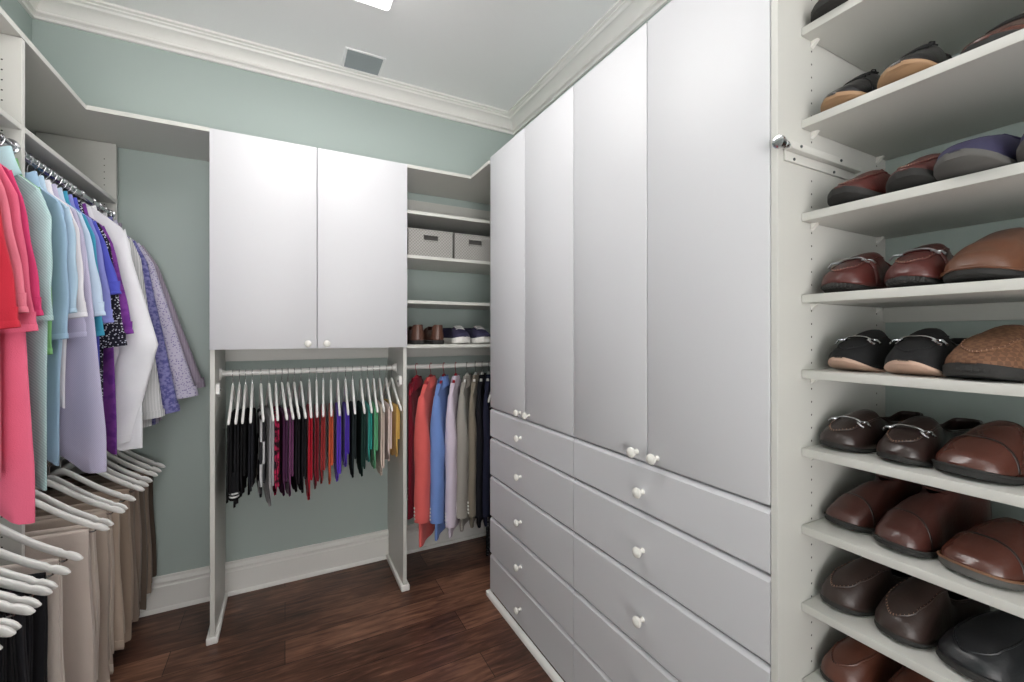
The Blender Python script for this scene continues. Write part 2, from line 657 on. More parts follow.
# white folding brackets low beside the rod, on both panels
for px, s in ((PX0 + .0095, 1), (PX1 - .0095, -1)):
    m = MB()
    m.prism([(YF + .03, 1.165), (YF + .075, 1.148), (YF + .10, 1.165), (YF + .10, 1.205), (YF + .075, 1.215), (YF + .04, 1.210)], px, px + s * .014)
    bo = shifted(m.build('bracket', RODW, t, smooth=0), loc)
    m = MB()
    m.lathe([(.008, 0), (.008, .003), (.004, .004)], Matrix.Translation((px + s * .014, YF + .06, 1.182)) @ Matrix.Rotation(radians(90 * s), 4, 'Y'), 12)
    m.build('screw', VENTD, bo)

# ------------------------------------------------------------------ corner unit
CX0 = PX1 + .0100
t = thing('corner_shelving', (1.07, YF, 0), 'white corner shelves with baskets and shoes above the jackets', 'shelving')
loc = Vector((1.07, YF, 0))
CSH = [2.160, 1.905, 1.646, 1.391]
for z in CSH:
    m = MB(); m.box(CX0, XR - .002, YF, YB - .002, z - .019, z, .0015, 1); shifted(m.build('shelf', PANEL, t), loc)
m = MB(); m.box(CX0, XR - .002, YB - .021, YB - .002, 2.225, 2.345, .001, 1); shifted(m.build('cleat', PANEL, t), loc)
m = MB(); m.box(CX0, XR - .002, YB - .021, YB - .002, 1.30, 1.371, .001, 1); shifted(m.build('cleat', PANEL, t), loc)
m = MB(); m.tube([(CX0, YROD, ROD_M), (XR - .002, YROD, ROD_M)], .0145, 16); shifted(m.build('hanging_rod', RODW, t), loc)
# L-shaped tops
t = thing('corner_top_shelf', (1.0, YF, 2.4), 'white L-shaped top shelf over the corner shelves', 'shelf')
m = MB()
m.prism([(CX0 - 1.0, 0), (.003, 0), (.003, 2.187 - YF), (XR - .002 - 1.0, 2.187 - YF), (XR - .002 - 1.0, YB - .002 - YF), (CX0 - 1.0, YB - .002 - YF)], .0, .019, 'z')
m.build('top', PANEL, t, smooth=0)

# ------------------------------------------------------------------ left wall units
XLF = -.744        # front of the left units
YD = 1.96
ROD_U, ROD_L, XROD = 2.045, .990, -.77
t = thing('corner_top_shelf', (XLF, YF, 2.4), 'white L-shaped top shelf turning from the left wall to the back wall', 'shelf')
m = MB()
y0 = .7 - YF
m.prism([(XL + .002 - XLF, y0), (0, y0), (0, 0), (PX0 - .0105 - XLF, 0), (PX0 - .0105 - XLF, YB - .002 - YF), (XL + .002 - XLF, YB - .002 - YF)], 0, .019, 'z')
m.build('top', PANEL, t, smooth=0)


def left_unit(ya, yb, label, end):
    t = thing('hanging_unit', (XLF, (ya + yb) / 2, 0), label, 'closet unit')
    loc = Vector((XLF, (ya + yb) / 2, 0))
    m = MB()
    drilled_panel(m, XL + .032, XLF, yb, yb + .019, .0, 2.398, (XL + .06, XLF - .045), yb - .0003, za=.3)
    s_ = shifted(m.build('side_panel', [PANEL, DARKHOLE], t), loc)
    if not end:
        m = MB()
        drilled_panel(m, XL + .032, XLF, ya - .019, ya, .0, 2.398, (XL + .06, XLF - .045), ya + .0003, za=.3)
        shifted(m.build('side_panel', [PANEL, DARKHOLE], t), loc)
    m = MB(); m.box(XL + .002, XLF, ya + .001, yb - .001, 2.102, 2.121, .0015, 1); shifted(m.build('shelf', PANEL, t), loc)
    for z, nm in ((ROD_U, 'hanging_rod'), (ROD_L, 'hanging_rod')):
        m = MB(); m.tube([(XROD, ya + .001, z), (XROD, yb - .001, z)], .0145, 16); shifted(m.build(nm, CHROME, t), loc)
        m = MB(); rod_cup(m, XROD, -1, yb - .001, z, 'y'); shifted(m.build('rod_cup', CHROME, t), loc)
    return t


left_unit(.72, YD - .0095, 'white hanging unit on the left wall nearest the camera, holding the red polo shirts', False)
left_unit(YD + .0095, 2.822, 'white hanging unit on the left wall at the far corner, holding white and lilac shirts', True)
m = MB()

# ------------------------------------------------------------------ hangers


def arm_z(x):
    d = sqrt(x * x + .0004) - .02
    return -.058 - .152 * (d / .2059) - .014 * sin(pi * min(1, d / .2059))


def hook_pts(drop=.060, r=.0173):
    pts = []
    for k in range(0, 15):
        a = radians(205 - k * 17.5)
        pts.append((r * cos(a), 0, .0 + r * sin(a)))
    pts += [(.012, 0, -r * .95), (.004, 0, -r - .006), (0, 0, -r - .014), (0, 0, -drop)]
    return pts


def make_hanger(name, label, material, loc, rz, group, hook_mat=WIRE, bar=True, span=.225, zf=arm_z, thick=.0062, deep=.025, hook_r=.0173):
    t = thing(name, loc, label, 'hanger', group, rz)
    m = MB()
    m.tube(hook_pts(-zf(0) + .004, hook_r), .0018, 6)
    # the hook lies in the plane of the arms, its eye around the rod
    h = m.build('hook', hook_mat, t)
    h.rotation_euler = (0, 0, 0)
    m = MB()
    N = 72
    rows = []
    for i in range(N + 1):
        x = lerp(-span, span, i / N)
        zt = zf(x)
        e_ = min(1, (span - abs(x)) / .022)
        k = sqrt(max(0.02, 1 - (1 - e_) ** 2))
        nt_ = .0045 if .036 < (span - abs(x)) < .044 and span > .2 else 0
        zc = zt - deep * .5
        hh = deep * .5 * k
        th = thick * (0.55 + .45 * k)
        ring = []
        for q in range(12):
            a = 2 * pi * q / 12
            ca, sa = cos(a), sin(a)
            yy = th * (abs(ca) ** .6) * (1 if ca >= 0 else -1)
            zz = hh * (abs(sa) ** .6) * (1 if sa >= 0 else -1)
            if zz > 0 and nt_:
                zz *= .70
            ring.append((x, yy, zc + zz))
        rows.append(ring)
    V = m.grid(rows, cv=True)
    m.cap(V[0], True); m.cap(V[-1])
    m.build('arms', material, t, smooth=50)
    if bar:
        m = MB()
        m.tube([(-.190, 0, zf(.190) - .012), (-.188, 0, BAR_Z), (-.182, 0, BAR_Z - .002), (.182, 0, BAR_Z - .002), (.188, 0, BAR_Z), (.190, 0, zf(.190) - .012)], .0028, 8)
        m.build('trouser_bar', WIRE, t)
    return t


BAR_Z = -.220
HP = {}


def hanger(key, label, loc, rz, group):
    """first of each kind is built, the rest are copies."""
    if key not in HP:
        if key == 'white':
            HP[key] = make_hanger('clothes_hanger', label, HWHITE, loc, rz, group)
        elif key == 'red':
            HP[key] = make_hanger('clothes_hanger', label, HRED, loc, rz, group, hook_mat=HRED, bar=False, span=.118, zf=jack_arm, thick=.009, deep=.045, hook_r=.0212)
        elif key == 'whitejacket':
            HP[key] = make_hanger('clothes_hanger', label, HWHITE, loc, rz, group, bar=False, span=.118, zf=jack_arm, thick=.009, deep=.04, hook_r=.0212)
        elif key == 'slim':
            HP[key] = make_hanger('clothes_hanger', label, HGREY, loc, rz, group, bar=False, span=.092, zf=slim_arm, thick=.004, deep=.016)
        return HP[key]
    return dup(HP[key], loc, rz, label, group)


def slim_arm(x):
    return -.090 - .86 * (sqrt(x * x + .0009) - .03)


def jack_arm(x):
    return -.050 - .98 * (sqrt(x * x + .0016) - .04)


# ------------------------------------------------------------------ shirts and jackets


def sgnpow(v, p):
    return (abs(v) ** p) * (1 if v >= 0 else -1)


def make_shirt(name, label, cat, loc, rz, material, W=.142, Wb=.20, T0=.012, T1=.019, L=.98, hem_tilt=.06, zf=slim_arm, xe=.18, ze=-.55,
               long=False, elbow=None, cuff_in=.15, group=None, seed=0, collar_mat=None, sleeve_t=.016, cuff=False, cuff_mat=None, buttons=0,
               lift=.010, armpit=-.36, hem=False, placket=False, collar_dz=0.0, dip=0.0, wobble=1.0, taper=0.0, collar_r=.056, sleeve_y=-.006, tail=.012, collar_gap=.55):
    t = thing(name, loc, label, cat, group, rz)
    rnd = random.Random(seed)
    ph = [rnd.uniform(0, 6.28) for _ in range(6)]
    nx, nz = 22, 20

    def fold(x, s):
        return (.0048 * sin(24 * x + ph[0] + 1.5 * s) + .0035 * sin(47 * x + ph[1] - 2 * s)) * min(1, s * 1.6) + .003 * sin(5 * s + ph[2])

    def hem_z(x):
        k = min(1, max(0, (x - .03) / .11))
        return -L + hem_tilt * (1 - k) + .006 * sin(18 * x + ph[3]) - tail * (1 - (abs(x) / Wb) ** 2)

    m = MB()
    rows = []
    for i in range(nz + 1):
        s = i / nz
        ring = []
        T = lerp(T0, T1, min(1, s * 2.2))
        Wd = lerp(W, Wb, min(1, s * 1.15) ** .8)
        for k in range(2 * nx):
            a = 2 * pi * k / (2 * nx)
            u = cos(a)
            xt = W * u
            x = Wd * u
            top = zf(min(abs(xt), .9 * W + .1 * abs(xt))) + lift - (0.03 * max(0, abs(u) - .86) / .14 if abs(u) > .86 else 0)
            top -= dip * max(0, 1 - abs(xt) / .08)
            ss = s ** 1.15
            z = lerp(top, hem_z(x), ss)
            y = T * sgnpow(sin(a), .7) + fold(x, s)
            ring.append((x, y, z))
        rows.append(ring)
    V = m.grid(rows, cv=True)
    # rolled hem: a short inner return so the cloth has thickness below
    inner = [[(p[0] * .985, p[1] * .80, p[2] + d) for p in rows[-1]] for d in (.0, .05)]
    m.grid([rows[-1]] + inner, cv=True)
    # close the shoulder ridge
    n2 = 2 * nx
    gap_ = .085 if dip else .022
    for k in range(1, nx):
        if abs(W * cos(pi * k / nx)) < gap_ or abs(W * cos(pi * (k + 1) / nx)) < gap_:
            continue          # the neck opening, where the hanger comes out
        try:
            m.bm.faces.new([V[0][k], V[0][k + 1 if k + 1 <= nx else nx], V[0][(n2 - k - 1) % n2], V[0][n2 - k]])
        except ValueError:
            pass
    m.build('body', material, t, smooth=70, merge=True)
    # sleeves
    for sd in (1, -1):
        m = MB()
        rows = []
        ns = 18
        if sd > 0:
            O = [(0, (W * .93, zf(W * .9) + lift + .004)), (.16, (W + .010 + .16 * (xe - W), zf(W) - .05))]
            if elbow:
                O += [(.5, elbow)]
            O += [(1, (xe, ze))]
        else:
            z_e = ze
            O = [(0, (W * .93, zf(W * .9) + lift + .004)), (.16, (W + .012, zf(W) - .05)), (1, (min(xe, .20), z_e))]
        I0 = (W - .075, armpit + .10)
        I1 = (O[-1][1][0] - cuff_in, ze - .022)
        for i in range(ns + 1):
            s = i / ns
            ox = interp([(a, b[0]) for a, b in O], s)
            oz = interp([(a, b[1]) for a, b in O], s)
            ix = lerp(I0[0], I1[0], s)
            if elbow and sd > 0:
                ix = lerp(I0[0], elbow[0] - cuff_in * 1.05, s * 2) if s < .5 else lerp(elbow[0] - cuff_in * 1.05, I1[0], s * 2 - 1)
            iz = lerp(I0[1], I1[1], s) if s > 0 else I0[1]
            tt = sleeve_t * (1 + taper * (1 - s)) * (0.55 + .45 * min(1, s * 3)) * (1.12 if (i == ns and not long) else 1)
            wob = wobble * (.004 * sin(7 * s + ph[4]) + .003 * sin(17 * s + ph[5]))
            ring = []
            for k in range(20):
                a = 2 * pi * k / 20
                u = (1 - cos(a)) * .5
                wr = .0028 * sin(3 * a + 9 * s + ph[1]) * s
                if long:
                    wr += wobble * .0035 * sin(21 * s + 4 * u + ph[2]) * sin(a)
                ring.append((sd * lerp(ox, ix, u), sleeve_y + (tt + wr) * sgnpow(sin(a), .75) + wob, lerp(oz, iz, u)))
            rows.append(ring)
        cen = [sum(p[j] for p in rows[-1]) / 20 for j in range(3)]
        ret = [[(cen[0] + (p[0] - cen[0]) * .95, cen[1] + (p[1] - cen[1]) * .8, p[2] + d) for p in rows[-1]] for d in (.001, .05)]
        m.grid(rows + ret, cv=True)
        so = m.build('sleeve', material, t, smooth=70)
        if hem:
            m = MB()
            rr = []
            ring_at = lambda f: [tuple(lerp(rows[-1][q][j], rows[-3][q][j], f) for j in range(3)) for q in range(20)]
            for f, g in ((-.02, .98), (-.02, 1.05), (.42, 1.05), (.45, .98)):
                base = ring_at(f)
                cc = [sum(p[j] for p in base) / 20 for j in range(3)]
                rr.append([(cc[0] + (p[0] - cc[0]) * (1 + (g - 1) * .4), cc[1] + (p[1] - cc[1]) * g, p[2]) for p in base])
            m.grid(rr, cv=True)
            m.build('hem_band', material, so, smooth=60)
        if cuff:
            m = MB()
            rr = []
            for d, g in ((-.001, 1.0), (-.001, 1.06), (.02, 1.09), (.06, 1.09), (.066, 1.0)):
                f = d / .07
                base = rows[-1] if d < .01 else [tuple(lerp(rows[-1][q][j], rows[-2][q][j], min(1, d / abs(rows[-1][q][2] - rows[-2][q][2] + 1e-6))) for j in range(3)) for q in range(20)]
                cc = [sum(p[j] for p in base) / 20 for j in range(3)]
                rr.append([(cc[0] + (p[0] - cc[0]) * g, cc[1] + (p[1] - cc[1]) * (g + .12), p[2]) for p in base])
            m.grid(rr, cv=True)
            m.build('cuff', cuff_mat or material, so, smooth=60)
        if buttons and sd > 0:
            for b in range(buttons):
                m = MB()
                f = (.028 + b * .02) / (abs(ze - O[0][1][1]))
                q = 1 - f
                i_ = int(q * ns)
                base = rows[i_]
                p = Vector(base[18])
                zz = ze + .02 + b * .021
                m.lathe([(.0065, 0), (.0072, .001), (.0065, .003), (.002, .0032)], Matrix.Translation((p.x - .001, p.y, zz)) @ Matrix.Rotation(radians(-40), 4, 'Z') @ Matrix.Rotation(radians(90), 4, 'Y'), 10)
                m.build('button', KNOB, so)
    # folded collar
    m = MB()
    rows = []
    nk = 28
    for i in range(nk + 1):
        th = lerp(collar_gap, 2 * pi - collar_gap, i / nk)
        fr = max(0, cos(th)) ** 2
        dx, dy = sin(th), -cos(th)
        col = []
        for r_, h in ((1.0, -.066), (.90, -.040), (.88, -.026), (.98, -.020), (1.12, -.034), (1.28, -.062 - .030 * fr), (1.40, -.078 - .042 * fr)):
            z = h + zf(0) + .066 + collar_dz - .022 * abs(dx) * (r_ > 1) - .025 * fr
            col.append((collar_r * r_ * dx, collar_r * .40 * r_ * dy + (.0 if dy > 0 else -.004 * fr), z))
        rows.append(col)
    m.grid(rows)
    m.build('collar', collar_mat or material, t, smooth=60, solid=.0022)
    if placket:
        m = MB()
        rr = []
        for i in range(9):
            s = i / 8
            z = lerp(-.085, -.26, s)
            rr.append([(-.016, -T0 - .0085 - .004 * s, z), (-.015, -T0 - .0105 - .004 * s, z), (.015, -T0 - .0105 - .004 * s, z), (.016, -T0 - .0085 - .004 * s, z)])
        m.grid(rr)
        pk = m.build('placket', collar_mat or material, t, smooth=40, solid=.003)
        for b in range(3):
            m = MB()
            m.lathe([(.0052, 0), (.0052, .002), (.002, .0022)], Matrix.Translation((0, -T0 - .0105 - .002, -.12 - b * .05)) @ Matrix.Rotation(radians(90), 4, 'X'), 10)
            m.build('button', KNOB, pk)
    return t


SH = [  # colour, pattern, colour2, scale, Y, swivel, xe, ze, L, W, Wb, label
    ((196, 44, 62), None, None, 0, 1.57, 8, .183, -.575, .98, .116, .125, 'bright red short-sleeved polo, nearest the camera on the upper left rod'),
    ((232, 126, 146), None, None, 0, 1.615, 8, .180, -.536, .98, .116, .125, 'coral pink short-sleeved polo just behind the red one'),
    ((230, 106, 136), None, None, 0, 1.665, 8, .180, -.583, 1.10, .116, .175, 'long rose pink polo with its hem hanging low over white hangers'),
    ((216, 66, 118), None, None, 0, 1.715, 8, .172, -.540, 1.0, .112, .12, 'hot pink short-sleeved polo next to the ribbed aqua polo'),
    ((122, 176, 116), None, None, 0, 1.880, 9, .132, -.655, .90, .11, .10, 'green polo, only its sleeve cuff showing below the aqua polo'),
    ((166, 202, 203), 'rib', (196, 224, 224), 70, 1.822, 10, .157, -.551, 1.06, .138, .145, 'diagonally ribbed aqua polo with an open light collar'),
    ((164, 194, 222), None, None, 0, 2.005, 18, .140, -.607, 1.06, .125, .105, 'mid blue polo with low sleeve, right after the aqua polo'),
    ((184, 209, 228), None, None, 0, 2.050, 18, .148, -.518, .95, .135, .09, 'pale sky blue polo between the mid blue and the off-white one'),
    ((232, 229, 234), None, None, 0, 2.094, 16, .161, -.530, .90, .116, .09, 'off-white short-sleeved polo among pale blue shirts'),
    ((204, 199, 222), 'rib', (182, 176, 206), 95, 2.136, 14, .150, -.600, 1.09, .116, .20, 'lavender fine-striped polo with a wide banded hem'),
    ((196, 214, 234), None, None, 0, 2.180, 13, .183, -.522, .95, .116, .12, 'pale blue polo beside the periwinkle one, sleeve hem wide'),
    ((66, 156, 188), None, None, 0, 2.222, 12, .165, -.597, 1.11, .116, .15, 'turquoise polo whose bright hem hangs below the lavender polo'),
    ((138, 142, 210), None, None, 0, 2.264, 11, .181, -.546, 1.00, .116, .12, 'periwinkle blue polo left of the royal blue one'),
    ((84, 90, 192), None, None, 0, 2.306, 10, .192, -.430, 1.00, .116, .12, 'royal blue polo with the shortest sleeve on the upper left rod'),
    ((34, 32, 44), 'speckle', (200, 200, 214), 120, 2.348, 9, .198, -.638, 1.00, .116, .12, 'black shirt speckled white, its cuff showing below purple sleeve'),
    ((132, 66, 158), 'print', (112, 52, 142), 30, 2.390, 8, .208, -.589, 1.09, .116, .15, 'purple polo next to the white dress shirt'),
]
for i, (c, pt, c2, ps, Y, a, xe, ze, L, W_, Wb_, lab) in enumerate(SH):
    mt = cloth('shirt_' + str(i), c, pt, c2, ps)
    cm = cloth('collar_aqua', (182, 212, 218)) if i == 5 else None
    make_shirt('polo_shirt', lab, 'shirt', (XROD, Y, ROD_U), -radians(a), mt, L=L, xe=xe, ze=ze, seed=i % 3, collar_mat=cm, placket=i == 5, group='polo shirts on the upper left rod',
               W=W_, Wb=Wb_, T0=.010, T1=.0135, sleeve_t=.0145, cuff_in=.14, collar_dz=-.012 if i != 5 else .004, collar_r=.047 if i != 5 else .058, tail=.0, hem_tilt=.09, hem=True)
LS = [
    ('dress_shirt', (238, 238, 242), None, None, 0, 2.462, 3, (.272, -.64), .175, -1.06, 1.10, 'plain white long-sleeved dress shirt with bent sleeve'),
    ('dress_shirt', (168, 168, 172), 'vstripe', (226, 226, 226), 60, 2.585, 0, None, .262, -.98, 1.03, 'grey and white striped long-sleeved shirt behind the white one'),
    ('dress_shirt', (136, 134, 186), 'print', (92, 92, 150), 70, 2.655, 0, None, .309, -.97, 1.03, 'blue-lavender patterned long-sleeved shirt near the back wall'),
    ('dress_shirt', (206, 200, 220), 'speckle', (150, 140, 186), 110, 2.722, 0, None, .374, -.906, 1.03, 'pale lilac speckled long-sleeved shirt near the back wall'),
    ('dress_shirt', (150, 136, 156), 'vstripe', (178, 168, 182), 50, 2.782, 0, None, .395, -.87, 1.03, 'mauve grey long-sleeved shirt, last before the end panel'),
]
for i, (nm, c, pt, c2, ps, Y, a, el, xe, ze, L, lab) in enumerate(LS):
    mt = cloth('dress_' + str(i), c, pt, c2, ps)
    make_shirt(nm, lab, 'shirt', (XROD, Y, ROD_U), -radians(a), mt, L=L, xe=xe, ze=ze, seed=30 + i, group='long-sleeved shirts on the upper left rod', long=True,
               elbow=el, cuff=True, W=.15 if i else .165, Wb=.215, T0=.016, T1=.026, sleeve_t=.024, cuff_in=.13, tail=.02 if i else 0, hem_tilt=.09 if i else .12, lift=.012 + (.045 if i == 0 else .02))
for s_ in SH:
    hanger('slim', 'grey slim hanger inside the ' + s_[-1].split(',')[0].split(' with ')[0].split(' whose')[0].split(' between')[0], (XROD, s_[4], ROD_U), -radians(s_[5]), 'slim hangers on the upper left rod')
for s_ in LS:
    hanger('slim', 'grey slim hanger inside the ' + s_[-1].split(',')[0].split(' with ')[0].split(' whose')[0], (XROD, s_[5], ROD_U), -radians(s_[6]), 'slim hangers on the upper left rod')

# ------------------------------------------------------------------ folded garments over hanger bars


def make_drape(name, label, cat, loc, rz, material, w=.17, Lf=.4, Lb=.36, th=.011, group=None, seed=0, spread=.008, taper=0.0, band=None, wave=.004, slump=.12):
    """a garment folded over the hanger's bar: two hanging leaves joined over the bar."""
    t = thing(name, loc, label, cat, group, rz)
    rnd = random.Random(seed)
    ph = [rnd.uniform(0, 6.28) for _ in range(8)]
    bz = BAR_Z + .0035
    m = MB()
    nx = 18
    R = .006 + th
    rows = []
    for i in range(nx + 1):
        u = lerp(-1, 1, i / nx)
        edge = sqrt(max(0, 1 - abs(u) ** 6))
        lf = Lf + .010 * sin(3 * u + ph[0]) + .006 * sin(9 * u + ph[1])
        lb = Lb + .010 * sin(3 * u + ph[2]) + .006 * sin(8 * u + ph[3])
        sec = []

        def pos(y, z, d):
            f = min(1, d / .25)
            wx = w * (1 - taper * f)
            x = wx * u * (1 + slump * d) + .005 * sin(9 * d + ph[4]) * f
            yy = y + wave * f * sin(8 * u + 3 * d + ph[5]) + wave * .6 * f * sin(19 * u + ph[6])
            return (x, yy, z)
        tt = th * (0.72 + .28 * edge)
        n = 9
        # outer path: back hem -> over the bar -> front hem; then the inner path returns
        for q in range(n):
            d = lb * (1 - q / n)
            sp = spread * min(1, d / .2)
            sec.append(pos(.003 + tt + sp, bz - d, d))
        for q in range(7):
            a = pi * q / 6
            sec.append(pos((.003 + tt) * cos(a), bz + (.002 + tt) * sin(a), 0))
        for q in range(1, n + 1):
            d = lf * q / n
            sp = spread * min(1, d / .2)
            sec.append(pos(-.003 - tt - sp, bz - d, d))
        for q in range(n, 0, -1):
            d = lf * q / n
            sp = spread * min(1, d / .2) * .3
            sec.append(pos(-.0012 - sp, bz - d + (.004 if q == n else 0), d))
        for q in range(5):
            a = pi - pi * q / 4
            sec.append(pos(.0032 * cos(a), bz + .0005 + .0022 * sin(a) - .001, 0))
        for q in range(1, n + 1):
            d = lb * q / n
            sp = spread * min(1, d / .2) * .3
            sec.append(pos(.0012 + sp, bz - d + (.004 if q == n else 0), d))
        rows.append(sec)
    V = m.grid(rows, cv=True)
    for R_, fl in ((V[0], True), (V[-1], False)):
        # close the two end faces leaf by leaf
        k = len(R_)
        o_n, half = 9 + 7 + 9, len(R_)
        outer = R_[:25]
        inner = R_[25:][::-1]
        mpts = min(len(outer), len(inner))
        for q in range(mpts - 1):
            try:
                m.bm.faces.new([outer[q], outer[q + 1], inner[q + 1], inner[q]] if fl else [inner[q], inner[q + 1], outer[q + 1], outer[q]])
            except ValueError:
                pass
    m.build('cloth', material, t, smooth=70)
    if band:
        m = MB()
        rows = []
        for i in range(nx + 1):
            u = lerp(-1, 1, i / nx)
            lf = Lf + .010 * sin(3 * u + ph[0]) + .006 * sin(9 * u + ph[1])
            wx = w * (1 - taper)
            yy = wave * sin(8 * u + 3 * lf + ph[5]) + wave * .6 * sin(19 * u + ph[6])
            tt = th * (0.72 + .28 * sqrt(max(0, 1 - abs(u) ** 6)))
            yo = -.0045 - tt - spread + yy
            rows.append([(wx * u * (1 + slump * lf) + .005 * sin(9 * lf + ph[4]), yo, bz - lf + d) for d in (-.001, .012, .032, .036)])
        m.grid(rows)
        m.build('hem_band', band, t, smooth=60, solid=.0022)
    return t


# centre rod: hanger x positions and swivel from neck to tip
MX = [(-.238, -.236), (-.209, -.207), (-.182, -.180), (-.152, -.147), (-.113, -.094), (-.076, -.052), (-.044, -.032), (-.015, .008), (.014, .036), (.044, .063),
      (.077, .092), (.119, .118), (.156, .146), (.190, .175), (.230, .214), (.267, .254), (.308, .296), (.346, .331), (.392, .379), (.428, .416), (.463, .447), (.498, .482), (.536, .525), (.568, .574)]
MG = [  # name, colour, pattern, colour2, scale, front length, width, description
    ('folded_sweater', (20, 20, 22), None, None, 0, .42, .19, 'black knit, first from the left panel'),
    ('folded_sweater', (26, 26, 29), None, None, 0, .45, .18, 'black knit with white-striped cuff, second from left panel'),
    ('folded_sweater', (18, 18, 20), None, None, 0, .40, .19, 'black knit, third from the left panel'),
    ('folded_sweater', (28, 29, 34), None, None, 0, .40, .18, 'charcoal black knit left of the argyle'),
    ('folded_sweater', (44, 44, 48), 'check', (196, 196, 198), 9, .42, .18, 'black and white argyle knit'),
    ('folded_sweater', (164, 162, 164), None, None, 0, .47, .18, 'light grey knit hanging long beside the argyle'),
    ('folded_sweater', (34, 18, 26), 'print', (190, 42, 84), 30, .42, .18, 'black knit patterned with bright pink'),
    ('folded_sweater', (72, 36, 66), None, None, 0, .43, .18, 'dark plum knit'),
    ('folded_sweater', (108, 58, 96), None, None, 0, .44, .17, 'lighter mauve plum knit'),
    ('folded_sweater', (24, 20, 24), None, None, 0, .42, .18, 'black knit between plum and crimson ones'),
    ('folded_sweater', (26, 24, 28), None, None, 0, .43, .18, 'second black knit, touching the crimson one'),
    ('folded_sweater', (172, 18, 40), None, None, 0, .47, .18, 'crimson red knit, the longest of the reds'),
    ('folded_sweater', (116, 22, 34), None, None, 0, .42, .18, 'dark maroon red knit'),
    ('folded_sweater', (150, 44, 46), None, None, 0, .40, .17, 'brick red knit'),
    ('folded_sweater', (196, 82, 52), None, None, 0, .41, .17, 'rust orange knit'),
    ('folded_sweater', (92, 58, 190), None, None, 0, .40, .17, 'bright violet knit left of the blue-violet one'),
    ('folded_sweater', (80, 50, 176), None, None, 0, .33, .17, 'blue-violet knit left of the dark green ones'),
    ('folded_sweater', (34, 42, 44), None, None, 0, .39, .18, 'blackish green knit'),
    ('folded_sweater', (30, 56, 50), None, None, 0, .39, .18, 'dark forest green knit'),
    ('folded_sweater', (44, 152, 140), None, None, 0, .32, .17, 'teal knit'),
    ('folded_sweater', (96, 172, 124), None, None, 0, .36, .17, 'light green knit'),
    ('folded_sweater', (212, 194, 180), None, None, 0, .40, .18, 'beige knit, the longest of the pale ones'),
    ('folded_sweater', (224, 204, 196), None, None, 0, .33, .17, 'cream pink knit'),
    ('folded_sweater', (216, 174, 92), None, None, 0, .31, .17, 'mustard yellow knit at the right panel'),
]
for i, ((xa, xb), (nm, c, pt, c2, ps, lf, w, lab)) in enumerate(zip(MX, MG)):
    rz = -math.atan2(xa - xb, -.215) if 0 else math.atan2(xb - xa, .215)
    # local +x of the hanger points at the room (world -Y)
    rz = -pi / 2 + math.atan2(xb - xa, .215)
    loc = (xa, YROD, ROD_M)
    hanger('white', 'white hanger holding the ' + lab, loc, rz, 'white hangers on the centre rod')
    mt = cloth('knit_' + str(i), c, pt, c2, ps)
    make_drape(nm, lab + ', folded on the centre rod', 'sweater', loc, rz, mt, w=w * .93, Lf=lf - .02, Lb=lf - .06 - .03 * (i % 3), th=.009, spread=.001,
               group='folded knits on the centre rod', seed=60, wave=.002, band=mt if i in (5, 11, 15, 16, 20, 21) else None)

k2 = [o for o in COL.objects if o.name.startswith('folded_sweater') and 'white-striped' in o['label']][0]
m = MB()
rows = []
for q, (z, g) in enumerate(((-.60, .8), (-.602, 1), (-.585, 1.06), (-.56, 1.0), (-.53, .9), (-.50, .8), (-.47, .7))):
    rows.append([(.155 + .026 * g * cos(2 * pi * k / 16), -.012 + .020 * g * sin(2 * pi * k / 16), z) for k in range(16)])
V = m.grid(rows, cv=True)
m.cap(V[-1])
cf = m.build('cuff', MATS['cloth_knit_1'], k2, smooth=60)
for z in (-.588, -.572):
    m = MB()
    m.grid([[(.155 + .0285 * cos(2 * pi * k / 16), -.012 + .022 * sin(2 * pi * k / 16), z + d) for k in range(16)] for d in (0, .008)], cv=True)
    m.build('stripe', cloth('cuff_white', (226, 226, 226)), cf, smooth=60, solid=.001)

# lower left rod: white hangers with folded trousers
TY = [2.795, 2.724, 2.640, 2.565, 2.489, 2.441, 2.295, 2.204, 2.156, 2.050, 1.995, 1.787, 1.681, 1.612, 1.567, 1.527, 1.485, 1.437, 1.395, 1.352]
TC = [((88, 75, 66), 'dark brown-grey'), ((145, 127, 113), 'taupe'), ((108, 95, 84), 'dark taupe'), ((149, 131, 118), 'mid taupe'), ((136, 120, 108), 'grey taupe'),
      ((169, 149, 133), 'warm taupe'), ((185, 167, 151), 'sand beige'), ((201, 185, 172), 'beige'), ((192, 176, 163), 'stone beige'), ((215, 201, 190), 'pale beige'),
      ((208, 194, 185), 'light grey-beige'), ((219, 206, 197), 'cream'), ((34, 34, 37), 'black'), ((30, 30, 34), 'black'), ((44, 44, 48), 'charcoal'),
      ((26, 26, 29), 'black'), ((30, 30, 33), 'black'), ((24, 24, 27), 'black'), ((40, 40, 44), 'charcoal'), ((26, 26, 30), 'black')]
ORD = ['first', 'second', 'third', 'fourth', 'fifth', 'sixth', 'seventh', 'eighth', 'ninth', 'tenth', 'eleventh', 'twelfth']
